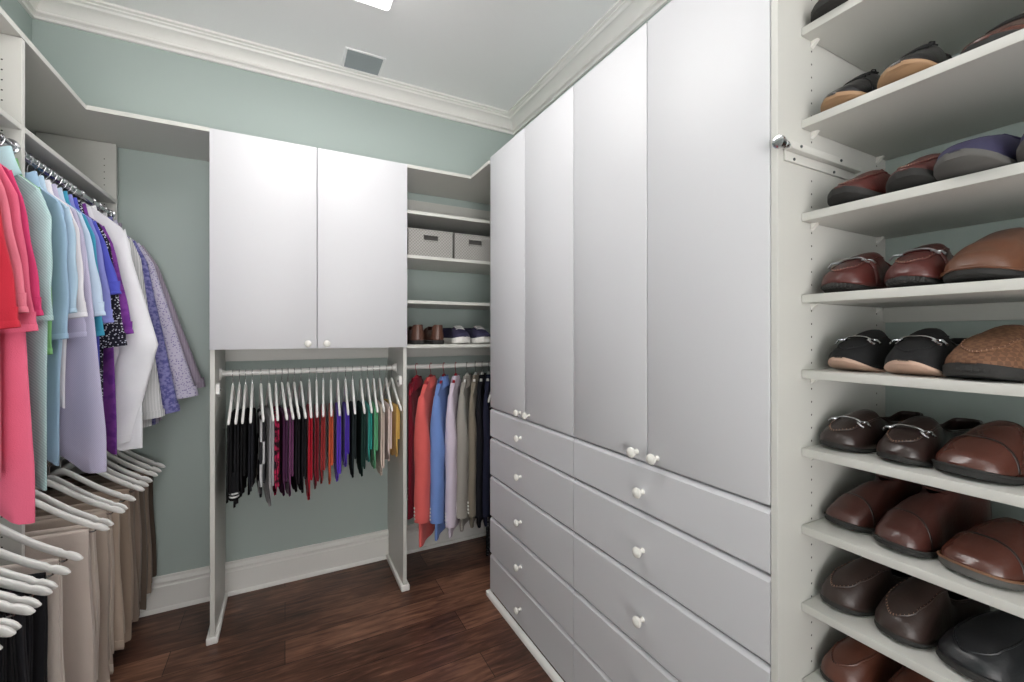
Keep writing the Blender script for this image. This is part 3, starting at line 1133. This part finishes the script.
for i, (Y, (c, cn)) in enumerate(zip(TY, TC)):
    loc = (XROD, Y, ROD_L)
    rz = radians([2, -1, 3, -2, 1, -3][i % 6])
    if i < 12:
        where = ORD[i] + ' from the back wall on the lower left rod'
    else:
        where = 'the nearest on the lower left rod' if i == 19 else ORD[19 - i] + ' from the nearest on the lower left rod'
    hanger('white', 'white hanger with trousers, ' + where, loc, rz, 'white hangers on the lower left rod')
    mt = cloth('trousers_' + cn.replace(' ', '_') + str(i), c)
    make_drape('folded_trousers', cn + ' trousers, ' + where, 'trousers', loc, rz, mt, w=.172, Lf=[.56, .60, .64, .62, .60, .64, .60, .63, .66, .64, .62, .66][i] if i < 12 else .60,
               Lb=.56, th=.0078, spread=.003, group='trousers on the lower left rod', seed=120 + i, wave=.004 if i < 12 else .002, band=mt if 5 < i < 12 else None)

# jackets under the corner shelves
JK = [  # neck x, colour, pattern, col2, scale, hanger, ze, L, label
    (.722, (120, 24, 42), None, None, 0, 'red', -.80, .90, 'dark red blazer at the left end, mostly behind the coral one'),
    (.812, (228, 104, 100), None, None, 0, 'red', -.90, 1.04, 'coral red blazer with pale cuff buttons'),
    (.898, (116, 148, 212), None, None, 0, 'red', -.92, 1.02, 'sky blue blazer between the coral and the pale lilac ones'),
    (.978, (218, 205, 220), None, None, 0, 'red', -.96, 1.02, 'pale lilac pink blazer next to the blue one'),
    (1.056, (170, 165, 158), 'check', (150, 145, 138), 130, 'whitejacket', -.92, 1.0, 'light grey checked blazer beside the lilac one'),
    (1.116, (134, 125, 112), None, None, 0, 'whitejacket', -.92, .99, 'taupe brown blazer behind the grey checked one'),
    (1.166, (28, 28, 34), None, None, 0, 'whitejacket', -.94, 1.0, 'black blazer right of the taupe one'),
    (1.212, (42, 44, 64), None, None, 0, 'whitejacket', -.94, 1.0, 'dark navy blazer half hidden by the wardrobe'),
]
for i, (X, c, pt, c2, ps, hk, ze, L, lab) in enumerate(JK):
    mt = cloth('blazer_' + str(i), c, pt, c2, ps)
    rz = -pi / 2 + radians([-36, -36, -34, -31, -33, -30, -31, -30][i])
    loc = (X, YROD, ROD_M)
    hanger(hk, ('red' if hk == 'red' else 'white') + ' hanger carrying the ' + lab.split(' with')[0].split(' between')[0].split(' at ')[0], loc, rz, 'jacket hangers in the corner')
    make_shirt('blazer', lab, 'jacket', loc, rz, mt, W=.185 if i else .11, Wb=.195 if i else .115, T0=.016, T1=.018, L=L, hem_tilt=0, zf=jack_arm, xe=.208 if i else .12, ze=ze, long=True, cuff_in=.11, wobble=.3, taper=.25, collar_dz=-.058, dip=.05, seed=200 + i % 2,
               sleeve_t=[.016, .042, .038, .032, .034, .025, .026, .026][i], lift=.014, armpit=-.48, group='blazers in the corner', buttons=4 if i < 6 else 0, sleeve_y=0.0, collar_r=.062, tail=0, collar_gap=.9)
# long dark garment at the corner of the wardrobe
mt = cloth('dark_print', (36, 34, 38), 'speckle', (110, 108, 112), 60)
make_drape('garment_bag', 'long dark patterned garment hanging to the floor beside the wardrobe', 'garment', (1.262, YROD, ROD_M), -pi / 2 - .64, mt, w=.19, Lf=.98, Lb=.96, th=.012, seed=300)
hanger('white', 'white wooden hanger carrying the long dark patterned garment', (1.262, YROD, ROD_M), -pi / 2 - .64, 'jacket hangers in the corner')

# ------------------------------------------------------------------ storage baskets


def basket(x0, x1, z, label):
    yf = YF + .012
    d = .30
    h = .152
    t = thing('storage_basket', ((x0 + x1) / 2, yf + d / 2, z + .001), label, 'basket', 'woven baskets on the corner shelves')
    w = (x1 - x0) / 2
    e_ = .006
    hw, z0, z1 = .043, .092, .125
    m = MB()
    m.box(-w, w, -d / 2, d / 2, 0, e_, .002, 1)
    m.box(-w, w, d / 2 - e_, d / 2, e_, h, .002, 1)
    m.box(-w, -w + e_, -d / 2 + e_, d / 2 - e_, e_, h, .002, 1)
    m.box(w - e_, w, -d / 2 + e_, d / 2 - e_, e_, h, .002, 1)
    # front wall with a hand hole
    m.box(-w, -hw, -d / 2, -d / 2 + e_, e_, h, 0)
    m.box(hw, w, -d / 2, -d / 2 + e_, e_, h, 0)
    m.box(-hw, hw, -d / 2, -d / 2 + e_, e_, z0, 0)
    m.box(-hw, hw, -d / 2, -d / 2 + e_, z1, h, 0)
    m.build('body', WEAVE, t, smooth=0)
    m = MB()
    m.tube([(-w, -d / 2, h), (w, -d / 2, h), (w, d / 2, h), (-w, d / 2, h)], .0045, 6, closed=True)
    m.build('rim', WEAVE, t)
    m = MB()
    m.tube([(-hw, -d / 2, z0), (hw, -d / 2, z0), (hw, -d / 2, z1), (-hw, -d / 2, z1)], .0042, 6, closed=True)
    m.build('handle_rim', WEAVE, t)
    m = MB()
    m.box(-w + e_, w - e_, -d / 2 + e_ + .0005, -d / 2 + e_ + .004, e_, z0 - .002)
    m.box(-w + e_ + .001, w - e_ - .001, -d / 2 + .02, d / 2 - e_ - .002, e_ + .001, .138, .01)  # dark block filling the basket, so the hand hole reads as shaded
    m.build('dark_inside', WEAVE_IN, t, smooth=0)


basket(.624, .890, CSH[1], 'grey woven storage basket on the corner shelf, left one')
basket(.906, 1.172, CSH[1], 'grey woven storage basket on the corner shelf, right one by the wardrobe')

# ------------------------------------------------------------------ shoes
RUB = mat('rubber_dark', (44, 43, 42), rough=0.8, bump=0.3, bump_scale=300)
GREYSOLE = mat('rubber_grey', (92, 90, 88), rough=0.8, bump=0.2)
TANSOLE = mat('sole_tan', (164, 130, 98), rough=0.6, noise_scale=30, noise_amt=.15)
WHITESOLE = mat('sole_white', (226, 224, 220), rough=0.6)
PINKSOLE = mat('sole_pale', (196, 164, 146), rough=0.6, noise_scale=30, noise_amt=.15)
INS = mat('insole', (92, 76, 64), rough=0.9)
INSD = mat('insole_dark', (36, 32, 30), rough=0.9)
THREAD = mat('stitch_thread', (168, 132, 112), rough=0.7)
LACE = mat('lace_black', (24, 24, 26), rough=0.7)
LACEW = mat('lace_white', (228, 226, 224), rough=0.7)

OUT = [(0, 0), (.006, .27), (.02, .46), (.05, .70), (.10, .90), (.16, .98), (.22, 1.0), (.30, .96), (.42, .80), (.55, .70), (.70, .70), (.84, .74), (.93, .66), (.975, .44), (1.0, 0)]


def shoe(label, loc, side, up, sole_m, kind='loafer', L=.295, w=.053, sole_t=.016, spring=.010, toe_h=.044, vamp_h=.086, collar_h=.062, heel_h=.075, open_u=.40,
         rz=0.0, apron=None, bit=None, strap=None, laces=None, insole=INSD, band=None, group='shoes on the shoe shelves', cat='shoe', name='shoe', point=0.0, nubs=False, heel=0.0, welt=None, toe_cap=None, loop=False, sole_w=1.0):
    """toe towards local -x, standing on z=0; side +1/-1 bends the last to left or right."""
    t = thing(name, loc, label, cat, group, rz)
    N = 34

    def hw(u):
        return w * interp(OUT, u)

    def cen(u):
        return side * (.010 * (1 - u) ** 2 * (1 if u < .5 else .6) - .012 * max(0, .5 - abs(u - .45)) * .4)

    def bot(u):
        return spring * max(0, 1 - u / .26) ** 2 + heel * 0

    us = [0.5 - 0.5 * cos(pi * i / N) for i in range(N + 1)]
    us = [lerp(.004, .996, u) for u in us]
    X0 = 0.0
    # sole
    m = MB()
    rows = []
    for u in us:
        x = X0 + u * L
        h_, c = (hw(u) * 1.035 + .0016) * sole_w, cen(u)
        zb = bot(u)
        arch = .0
        zt = zb + sole_t
        rows.append([(x, c - h_ * .93, zb), (x, c - h_, zb + .003), (x, c - h_, zt - .002), (x, c - h_ * .96, zt), (x, c + h_ * .96, zt), (x, c + h_, zt - .002), (x, c + h_, zb + .003), (x, c + h_ * .93, zb)])
    V = m.grid(rows, cv=True)
    m.cap(V[0], True); m.cap(V[-1])
    so = m.build('sole', sole_m, t, smooth=50)
    if nubs:
        m = MB()
        for i in range(9):
            a = lerp(-.85, .85, i / 8)
            u = .015 + .05 * a * a
            c = cen(u)
            mt_ = Matrix.Translation((u * L, c + a * w * .62, bot(u) + sole_t * .55)) @ Matrix.Rotation(radians(-70), 4, 'Y')
            m.lathe([(.0075, -.004), (.0075, .003), (.005, .0055), (.001, .006)], mt_, 10)
        m.build('tread', sole_m, t)
    # upper
    HT = [(0, sole_t + bot(0) + .004), (.02, toe_h * .66), (.05, toe_h * .88), (.10, toe_h), (.20, lerp(toe_h, vamp_h, .42)), (open_u * .85, vamp_h * .97), (open_u, vamp_h)]
    if kind == 'boot':
        CT = [(open_u, vamp_h), (open_u + .08, collar_h), (.75, collar_h * .98), (1.0, heel_h)]
    else:
        CT = [(open_u, vamp_h), (open_u + .05, collar_h * 1.08), (open_u + .14, collar_h), (.80, collar_h * 1.0), (.92, heel_h), (1.0, heel_h)]
    NP = 11

    def surf(u, f):
        """f in 0..1 from the sole edge over to the apex/collar edge; returns (v, z) with v >= 0."""
        h_ = hw(u)
        zs = bot(u) + sole_t - .002
        if u <= open_u:
            H = interp(HT, u)
            g = f * pi / 2
            v = h_ * (cos(g) ** .72 if cos(g) > 1e-6 else 0)
            z = zs + (H - zs) * sin(g) ** .85
        else:
            H = interp(CT, u)
            k = min(1, (u - open_u) / .10)
            fc = lerp(1, .50, k ** .5)
            g = fc * f * pi / 2
            v = h_ * (cos(g) ** .72 if cos(g) > 1e-6 else 0)
            vmin = h_ * .55
            top = sin(fc * pi / 2) ** .85
            z = zs + (H - zs) * (sin(g) ** .85) / top
            # heel counter leans in a little at the top
            if u > .9:
                v *= 1 - .10 * f
        return v, z

    def heel_x(u, f):
        return L * (u - (.018 * f if u > .93 else 0))

    for sd in (1,):
        m = MB()
        for sg in (1, -1):
            rows = []
            for u in us:
                rows.append([(heel_x(u, q / NP), cen(u) + sg * surf(u, q / NP)[0], surf(u, q / NP)[1]) for q in range(NP + 1)])
            m.grid(rows, flip=sg < 0)
        # close the small gap at the heel and at the toe
        for u in (us[0], us[-1]):
            A = [m.bm.verts.new((heel_x(u, q / NP), cen(u) + surf(u, q / NP)[0], surf(u, q / NP)[1])) for q in range(NP + 1)]
            B = [m.bm.verts.new((heel_x(u, q / NP), cen(u) - surf(u, q / NP)[0], surf(u, q / NP)[1])) for q in range(NP + 1)]
            for q in range(NP):
                try:
                    m.bm.faces.new([A[q], A[q + 1], B[q + 1], B[q]])
                except ValueError:
                    pass
        m.build('upper', up, t, smooth=60, solid=.0025, merge=True)
    # insole
    m = MB()
    rows = []
    for u in us:
        if u < .12:
            continue
        h_ = hw(u) * .9
        rows.append([(u * L, cen(u) - h_, bot(u) + sole_t + .003), (u * L, cen(u) + h_, bot(u) + sole_t + .003)])
    m.grid(rows)
    m.build('insole', insole, t, smooth=0, solid=.002)
    # collar edge binding
    m = MB()
    pts = []
    cu = [u for u in us if u > open_u]
    for sg, seq in ((1, cu), (-1, cu[::-1])):
        for u in seq:
            v, z = surf(u, 1.0)
            pts.append((heel_x(u, 1), cen(u) + sg * v, z))
    pts2 = [pts[0]]
    for p in pts[1:]:
        if (Vector(p) - Vector(pts2[-1])).length > .003:
            pts2.append(p)
    m.tube(pts2, .0026, 6, closed=True)
    m.build('collar_edge', band or up, t)

    def over(u, f0, off=.0015):
        v, z = surf(u, abs(f0))
        return v, z + off
    if apron:
        # raised seam of the moccasin apron with its stitches
        m = MB()
        pts = []
        n = 30
        for i in range(n + 1):
            a = lerp(-1, 1, i / n)
            u = lerp(.050, open_u * .95, abs(a) ** 1.6)
            f = lerp(.80, .56, abs(a) ** .8)
            v, z = surf(u, f)
            sgn_v = v * (1 if a >= 0 else -1) * min(1, (abs(a) / .38)) ** .7
            # stay on the surface: find f for this v
            lo, hi = 0, 1
            for _ in range(18):
                md_ = (lo + hi) / 2
                if surf(u, md_)[0] > abs(sgn_v):
                    lo = md_
                else:
                    hi = md_
            z = surf(u, lo)[1]
            pts.append((u * L, cen(u) + sgn_v, z + .0006))
        m.tube(pts, .0022, 6)
        am = m.build('apron_seam', up, t)
        m = MB()
        for i in range(2, n - 1):
            p, q = Vector(pts[i]), Vector(pts[i + 1])
            d = (q - p)
            m.tube([p + d * .2 + Vector((-.002, 0, -.0006)), p + d * .3 + Vector((-.0008, 0, .0022)), p + d * .6 + Vector((.0022, 0, .0012))], .0008, 5)
        m.build('stitching', apron, am)
    if strap:
        m = MB()
        rows = []
        u0, u1 = open_u * .52, open_u * .70
        for q in range(-14, 15):
            a = q / 14
            row = []
            for uu in (u0, lerp(u0, u1, .5), u1):
                v, z = surf(uu, 1 - abs(a) * .98)
                row.append((uu * L, cen(uu) + v * 1.03 * (1 if a >= 0 else -1), z + .0022))
            rows.append(row)
        m.grid(rows)
        m.build('strap', strap, t, solid=.0028, smooth=60)
    if bit:
        m = MB()
        u = open_u * .50
        pts = []
        for q in range(-6, 7):
            a = q / 6 * .55
            v, z = surf(u, 1 - abs(a) * .62)
            pts.append((u * L, cen(u) + v * (1 if a >= 0 else -1), z + .0055))
        m.tube(pts, .0024, 6)
        for sg in (1, -1):
            v, z = surf(u, 1 - .55 * .62)
            c0 = Vector((u * L, cen(u) + sg * (v + .006), z + .003))
            ring = []
            for k in range(11):
                a = lerp(-2.3, 2.3, k / 10)
                ring.append(c0 + Vector((.014 * sin(a), sg * -.0105 * cos(a), -abs(.006 * cos(a)) * (0 if cos(a) > 0 else 1) + (.0025 if cos(a) > 0 else -.002))))
            m.tube(ring, .0024, 6)
        m.build('horsebit', bit, t)
    if laces:
        for k in range(4):
            m = MB()
            u = lerp(open_u * .60, open_u * 1.0, k / 3)
            pts = []
            for q in range(-5, 6):
                a = q / 5 * .5
                uu = u + .015 * a
                v, z = surf(min(uu, open_u), 1 - abs(a) * .55)
                pts.append((uu * L, cen(u) + v * (1 if a >= 0 else -1), z + .0028))
            m.tube(pts, .0026, 6)
            m.build('lace', laces, t)
        m = MB()
        v, z = surf(open_u, 1)
        for sg in (1, -1):
            m.tube([(open_u * L, cen(open_u), z + .004), (open_u * L - .012, cen(open_u) + sg * .014, z + .005), (open_u * L - .022, cen(open_u) + sg * .026, z - .004), (open_u * L - .012, cen(open_u) + sg * .022, z - .006), (open_u * L, cen(open_u), z + .003)], .0016, 6)
        m.build('lace_bow', laces, t)
    if welt:
        m = MB()
        pts = []
        for sg, seq in ((1, us), (-1, us[::-1])):
            for u in seq:
                pts.append((u * L, cen(u) + sg * (hw(u) * 1.03 + .0016), bot(u) + sole_t))
        p2 = [pts[0]]
        for p in pts[1:]:
            if (Vector(p) - Vector(p2[-1])).length > .0025:
                p2.append(p)
        m.tube(p2, .0026, 6, closed=True)
        m.build('welt', welt, t)
    if toe_cap:
        m = MB()
        rows = []
        for q in range(-12, 13):
            a = q / 12
            row = []
            for uu in (.20, .215):
                v, z = surf(uu, 1 - abs(a) * .96)
                row.append((uu * L, cen(uu) + v * 1.012 * (1 if a >= 0 else -1), z + .001))
            rows.append(row)
        m.grid(rows)
        m.build('cap_seam', toe_cap, t, solid=.0012)
    if loop:
        m = MB()
        z = heel_h
        m.tube([(L * .975, -.006, z - .01), (L * .985, -.008, z + .014), (L * .98, 0, z + .026), (L * .985, .008, z + .014), (L * .975, .006, z - .01)], .002, 6)
        m.build('pull_loop', up, t)
    if heel:
        m = MB()
        m.box(L * .74, L * .985, -.03, .03, -.0, .002)
        m.build('heel', sole_m, t)
    return t


LEA = {k: leather(k, c, r, ct) for k, c, r, ct in (
    ('black', (26, 25, 27), .28, .25), ('oxblood', (92, 42, 38), .34, .15), ('cognac', (112, 72, 52), .30, .2), ('espresso', (52, 36, 33), .30, .2),
    ('chestnut', (94, 52, 42), .26, .3), ('darkbrown', (106, 72, 60), .36, .15), ('redbrown', (84, 46, 40), .30, .2), ('mink', (62, 46, 42), .42, .1),
    ('onyx', (32, 34, 38), .40, .1), ('saddle', (112, 72, 54), .42, .1), ('tan', (136, 96, 70), .6, .0), ('brick', (108, 62, 48), .36, .15))}
WOV = mat('woven_tan', (120, 84, 60), rough=.75, pattern='check', col2=(100, 68, 48), pscale=130, bump=.5, bump_scale=140)
NAVYC = mat('purple_suede', (50, 47, 76), rough=.75, bump=.4, bump_scale=300, noise_scale=20, noise_amt=.2)
SUEB = mat('black_suede', (22, 22, 24), rough=.9, bump=.4, bump_scale=300)


def S(i, dx, y):
    """spot on shelf i (0 = top one in view), dx behind the shelf front (negative: toe overhangs)."""
    return (XS + dx, y, SHELF[i] + .0005)


# shelf 1 (top of the picture)
shoe('brown leather shoe on the topmost visible shoe shelf, next to the white panel', S(0, -.022, 0.530), 1, LEA['saddle'], RUB, apron=THREAD, rz=-0.1)
shoe('second brown leather shoe on the topmost visible shoe shelf', S(0, -.022, 0.413), -1, LEA['saddle'], RUB, apron=THREAD, rz=-0.1)
# shelf 2
shoe('black laced shoe with tan sole beside the white panel, second shoe shelf down', S(1, -.012, 0.520), 1, LEA['black'], TANSOLE, laces=LACE, spring=.016, sole_t=.008, toe_cap=LACE, rz=-0.12, w=0.046)
shoe('black laced shoe with tan sole and heel loop, second shoe shelf down', S(1, -.018, 0.420), -1, LEA['black'], TANSOLE, laces=LACE, spring=.018, sole_t=.008, loop=True, rz=-0.12, w=0.048)
shoe('reddish brown laced shoe at the right of the second shoe shelf', S(1, .030, 0.293), 1, LEA['chestnut'], RUB, laces=LACE, rz=-0.12)
# shelf 3
shoe('reddish brown moccasin with dark sole, third shoe shelf, next to the panel', S(2, -.012, 0.506), 1, LEA['oxblood'], RUB, sole_t=.014, apron=THREAD, spring=.022, toe_h=.05, rz=-0.1, w=0.044)
shoe('reddish brown moccasin with light stitching, third shoe shelf, beside the purple sneaker', S(2, -.012, 0.410), -1, LEA['oxblood'], RUB, sole_t=.014, apron=THREAD, spring=.022, toe_h=.05, rz=-0.1, w=0.044)
shoe('purple navy sneaker with thick grey sole, third shoe shelf', S(2, -.036, 0.310), 1, NAVYC, GREYSOLE, sole_t=.013, spring=.026, toe_h=.060, vamp_h=.080, collar_h=.066, heel_h=.08, w=.046, rz=-0.1)
shoe('purple navy sneaker at the right edge of the third shoe shelf', S(2, -.036, 0.218), -1, NAVYC, GREYSOLE, sole_t=.013, spring=.026, toe_h=.060, vamp_h=.080, collar_h=.066, heel_h=.08, w=.046, rz=-0.1)
# shelf 4
shoe('oxblood horsebit driving shoe next to the white panel, fourth shoe shelf', S(3, .010, 0.530), 1, LEA['oxblood'], RUB, apron=THREAD, bit=STEEL, strap=LEA['oxblood'], spring=.012, sole_t=.012, sole_w=.84, toe_h=.058, vamp_h=.10, nubs=True, open_u=.42, rz=-0.12, w=0.050)
shoe('oxblood horsebit driving shoe beside the cognac slip-on, fourth shoe shelf', S(3, .010, 0.420), -1, LEA['oxblood'], RUB, apron=THREAD, bit=STEEL, strap=LEA['oxblood'], spring=.012, sole_t=.012, sole_w=.84, toe_h=.058, vamp_h=.10, nubs=True, open_u=.42, rz=-0.12, w=0.050)
shoe('cognac leather slip-on shoe on the fourth shoe shelf', S(3, -.002, 0.303), 1, LEA['cognac'], RUB, sole_t=.012, sole_w=.95, spring=.014, toe_h=.060, vamp_h=.108, open_u=.46, welt=LEA['cognac'], rz=-0.12, w=0.055)
# shelf 5
shoe('black horsebit loafer with pale sole next to the white panel, fifth shoe shelf', S(4, .022, 0.522), 1, SUEB, PINKSOLE, bit=CHROME, sole_t=.008, sole_w=.95, spring=.026, toe_h=.058, vamp_h=.098, band=LEA['black'], open_u=.42, apron=LACE, rz=-0.1, w=0.046)
shoe('black horsebit loafer with pale sole beside the woven shoe, fifth shoe shelf', S(4, .008, 0.418), -1, SUEB, PINKSOLE, bit=CHROME, sole_t=.008, sole_w=.95, spring=.026, toe_h=.058, vamp_h=.100, band=LEA['black'], open_u=.42, apron=LACE, rz=-0.1, w=0.050)
shoe('tan woven slip-on shoe with lugged dark sole, fifth shoe shelf', S(4, .004, 0.302), 1, WOV, RUB, apron=THREAD, sole_t=.022, spring=.012, toe_h=.060, vamp_h=.106, open_u=.48, nubs=True, rz=-0.1, w=0.055)
# shelf 6
shoe('dark brown moccasin with silver horsebit next to the panel, sixth shoe shelf', S(5, .030, 0.549), 1, LEA['espresso'], RUB, apron=THREAD, bit=CHROME, open_u=.42, toe_h=.052, vamp_h=.092, sole_t=.012, sole_w=.92, rz=-0.2, w=0.046)
shoe('dark brown moccasin with silver horsebit, sixth shoe shelf, second from the panel', S(5, .028, 0.446), -1, LEA['espresso'], RUB, apron=THREAD, bit=CHROME, open_u=.42, toe_h=.052, vamp_h=.094, sole_t=.012, sole_w=.92, rz=-0.2, w=0.049)
shoe('glossy chestnut leather shoe at the right of the sixth shoe shelf', S(5, .020, 0.326), 1, LEA['chestnut'], RUB, welt=RUB, sole_t=.014, toe_h=.054, vamp_h=.104, laces=None, open_u=.46, toe_cap=LEA['espresso'], rz=-0.2, w=0.056)
# shelf 7
shoe('brown leather ankle shoe next to the white panel, seventh shoe shelf', S(6, .050, 0.548), 1, LEA['redbrown'], RUB, welt=RUB, sole_t=.011, toe_h=.050, vamp_h=.105, collar_h=.118, heel_h=.118, kind='boot', open_u=.46, spring=.012, toe_cap=LEA['espresso'], rz=-0.26, w=0.046)
shoe('brown leather ankle shoe beside the reddish lace-less one, seventh shoe shelf', S(6, .028, 0.452), -1, LEA['redbrown'], RUB, welt=RUB, sole_t=.011, toe_h=.054, vamp_h=.110, collar_h=.122, heel_h=.122, kind='boot', open_u=.46, spring=.012, toe_cap=LEA['espresso'], rz=-0.26, w=0.049)
shoe('polished reddish brown shoe at the right of the seventh shoe shelf', S(6, .022, 0.322), 1, LEA['chestnut'], GREYSOLE, welt=LEA['tan'], sole_t=.016, toe_h=.052, vamp_h=.102, open_u=.46, toe_cap=LEA['espresso'], rz=-0.26, w=0.056)
# shelf 8
shoe('dull dark brown moccasin next to the white panel, eighth shoe shelf', S(7, .030, 0.549), 1, LEA['mink'], RUB, apron=THREAD, sole_t=.012, sole_w=.94, toe_h=.058, vamp_h=.112, open_u=.5, rz=-0.24, w=0.046)
shoe('dull dark brown moccasin beside the black one, eighth shoe shelf', S(7, .028, 0.451), -1, LEA['mink'], RUB, apron=THREAD, sole_t=.012, sole_w=.94, toe_h=.058, vamp_h=.116, open_u=.5, rz=-0.24, w=0.049)
shoe('black leather slip-on with stitched toe, eighth shoe shelf', S(7, .020, 0.324), 1, LEA['onyx'], RUB, apron=LACE, sole_t=.014, toe_h=.054, vamp_h=.104, open_u=.5, rz=-0.24, w=0.056)
# shelf 9
shoe('russet leather shoe with puckered toe next to the panel, lowest visible shelf', S(8, .030, 0.545), 1, LEA['brick'], RUB, sole_t=.012, toe_h=.062, vamp_h=.112, open_u=.5, apron=LACE, rz=-0.2, w=0.048)
shoe('russet leather shoe, second on the lowest visible shelf', S(8, .030, 0.440), -1, LEA['brick'], RUB, sole_t=.012, toe_h=.062, vamp_h=.112, open_u=.5, apron=LACE, rz=-0.2, w=0.050)

# shoes on the corner shelf: heels towards the room for the brown pair
G = 'shoes on the corner shelf'
zz = CSH[3] + .0005
shoe('brown leather shoe, heel outward, at the left end of the corner shelf', (.700, 2.80, zz), 1, LEA['darkbrown'], RUB, rz=-pi / 2 + pi + pi, group=G, sole_t=.024, collar_h=.085, heel_h=.115, vamp_h=.11)
shoe('brown leather shoe, heel outward, second on the corner shelf', (.822, 2.80, zz), -1, LEA['darkbrown'], RUB, rz=-pi / 2, group=G, sole_t=.024, collar_h=.085, heel_h=.115, vamp_h=.11)
shoe('navy sneaker with white sole, left one on the corner shelf', (.985, 2.475, zz), 1, NAVYC, WHITESOLE, rz=pi / 2 + .12, group=G, sole_t=.036, toe_h=.072, vamp_h=.11, collar_h=.09, heel_h=.1, laces=LACEW, spring=.01, w=.055)
shoe('navy sneaker with white sole, right one beside the wardrobe edge', (1.112, 2.475, zz), -1, NAVYC, WHITESOLE, rz=pi / 2 + .05, group=G, sole_t=.036, toe_h=.072, vamp_h=.11, collar_h=.09, heel_h=.1, laces=LACEW, spring=.01, w=.055)
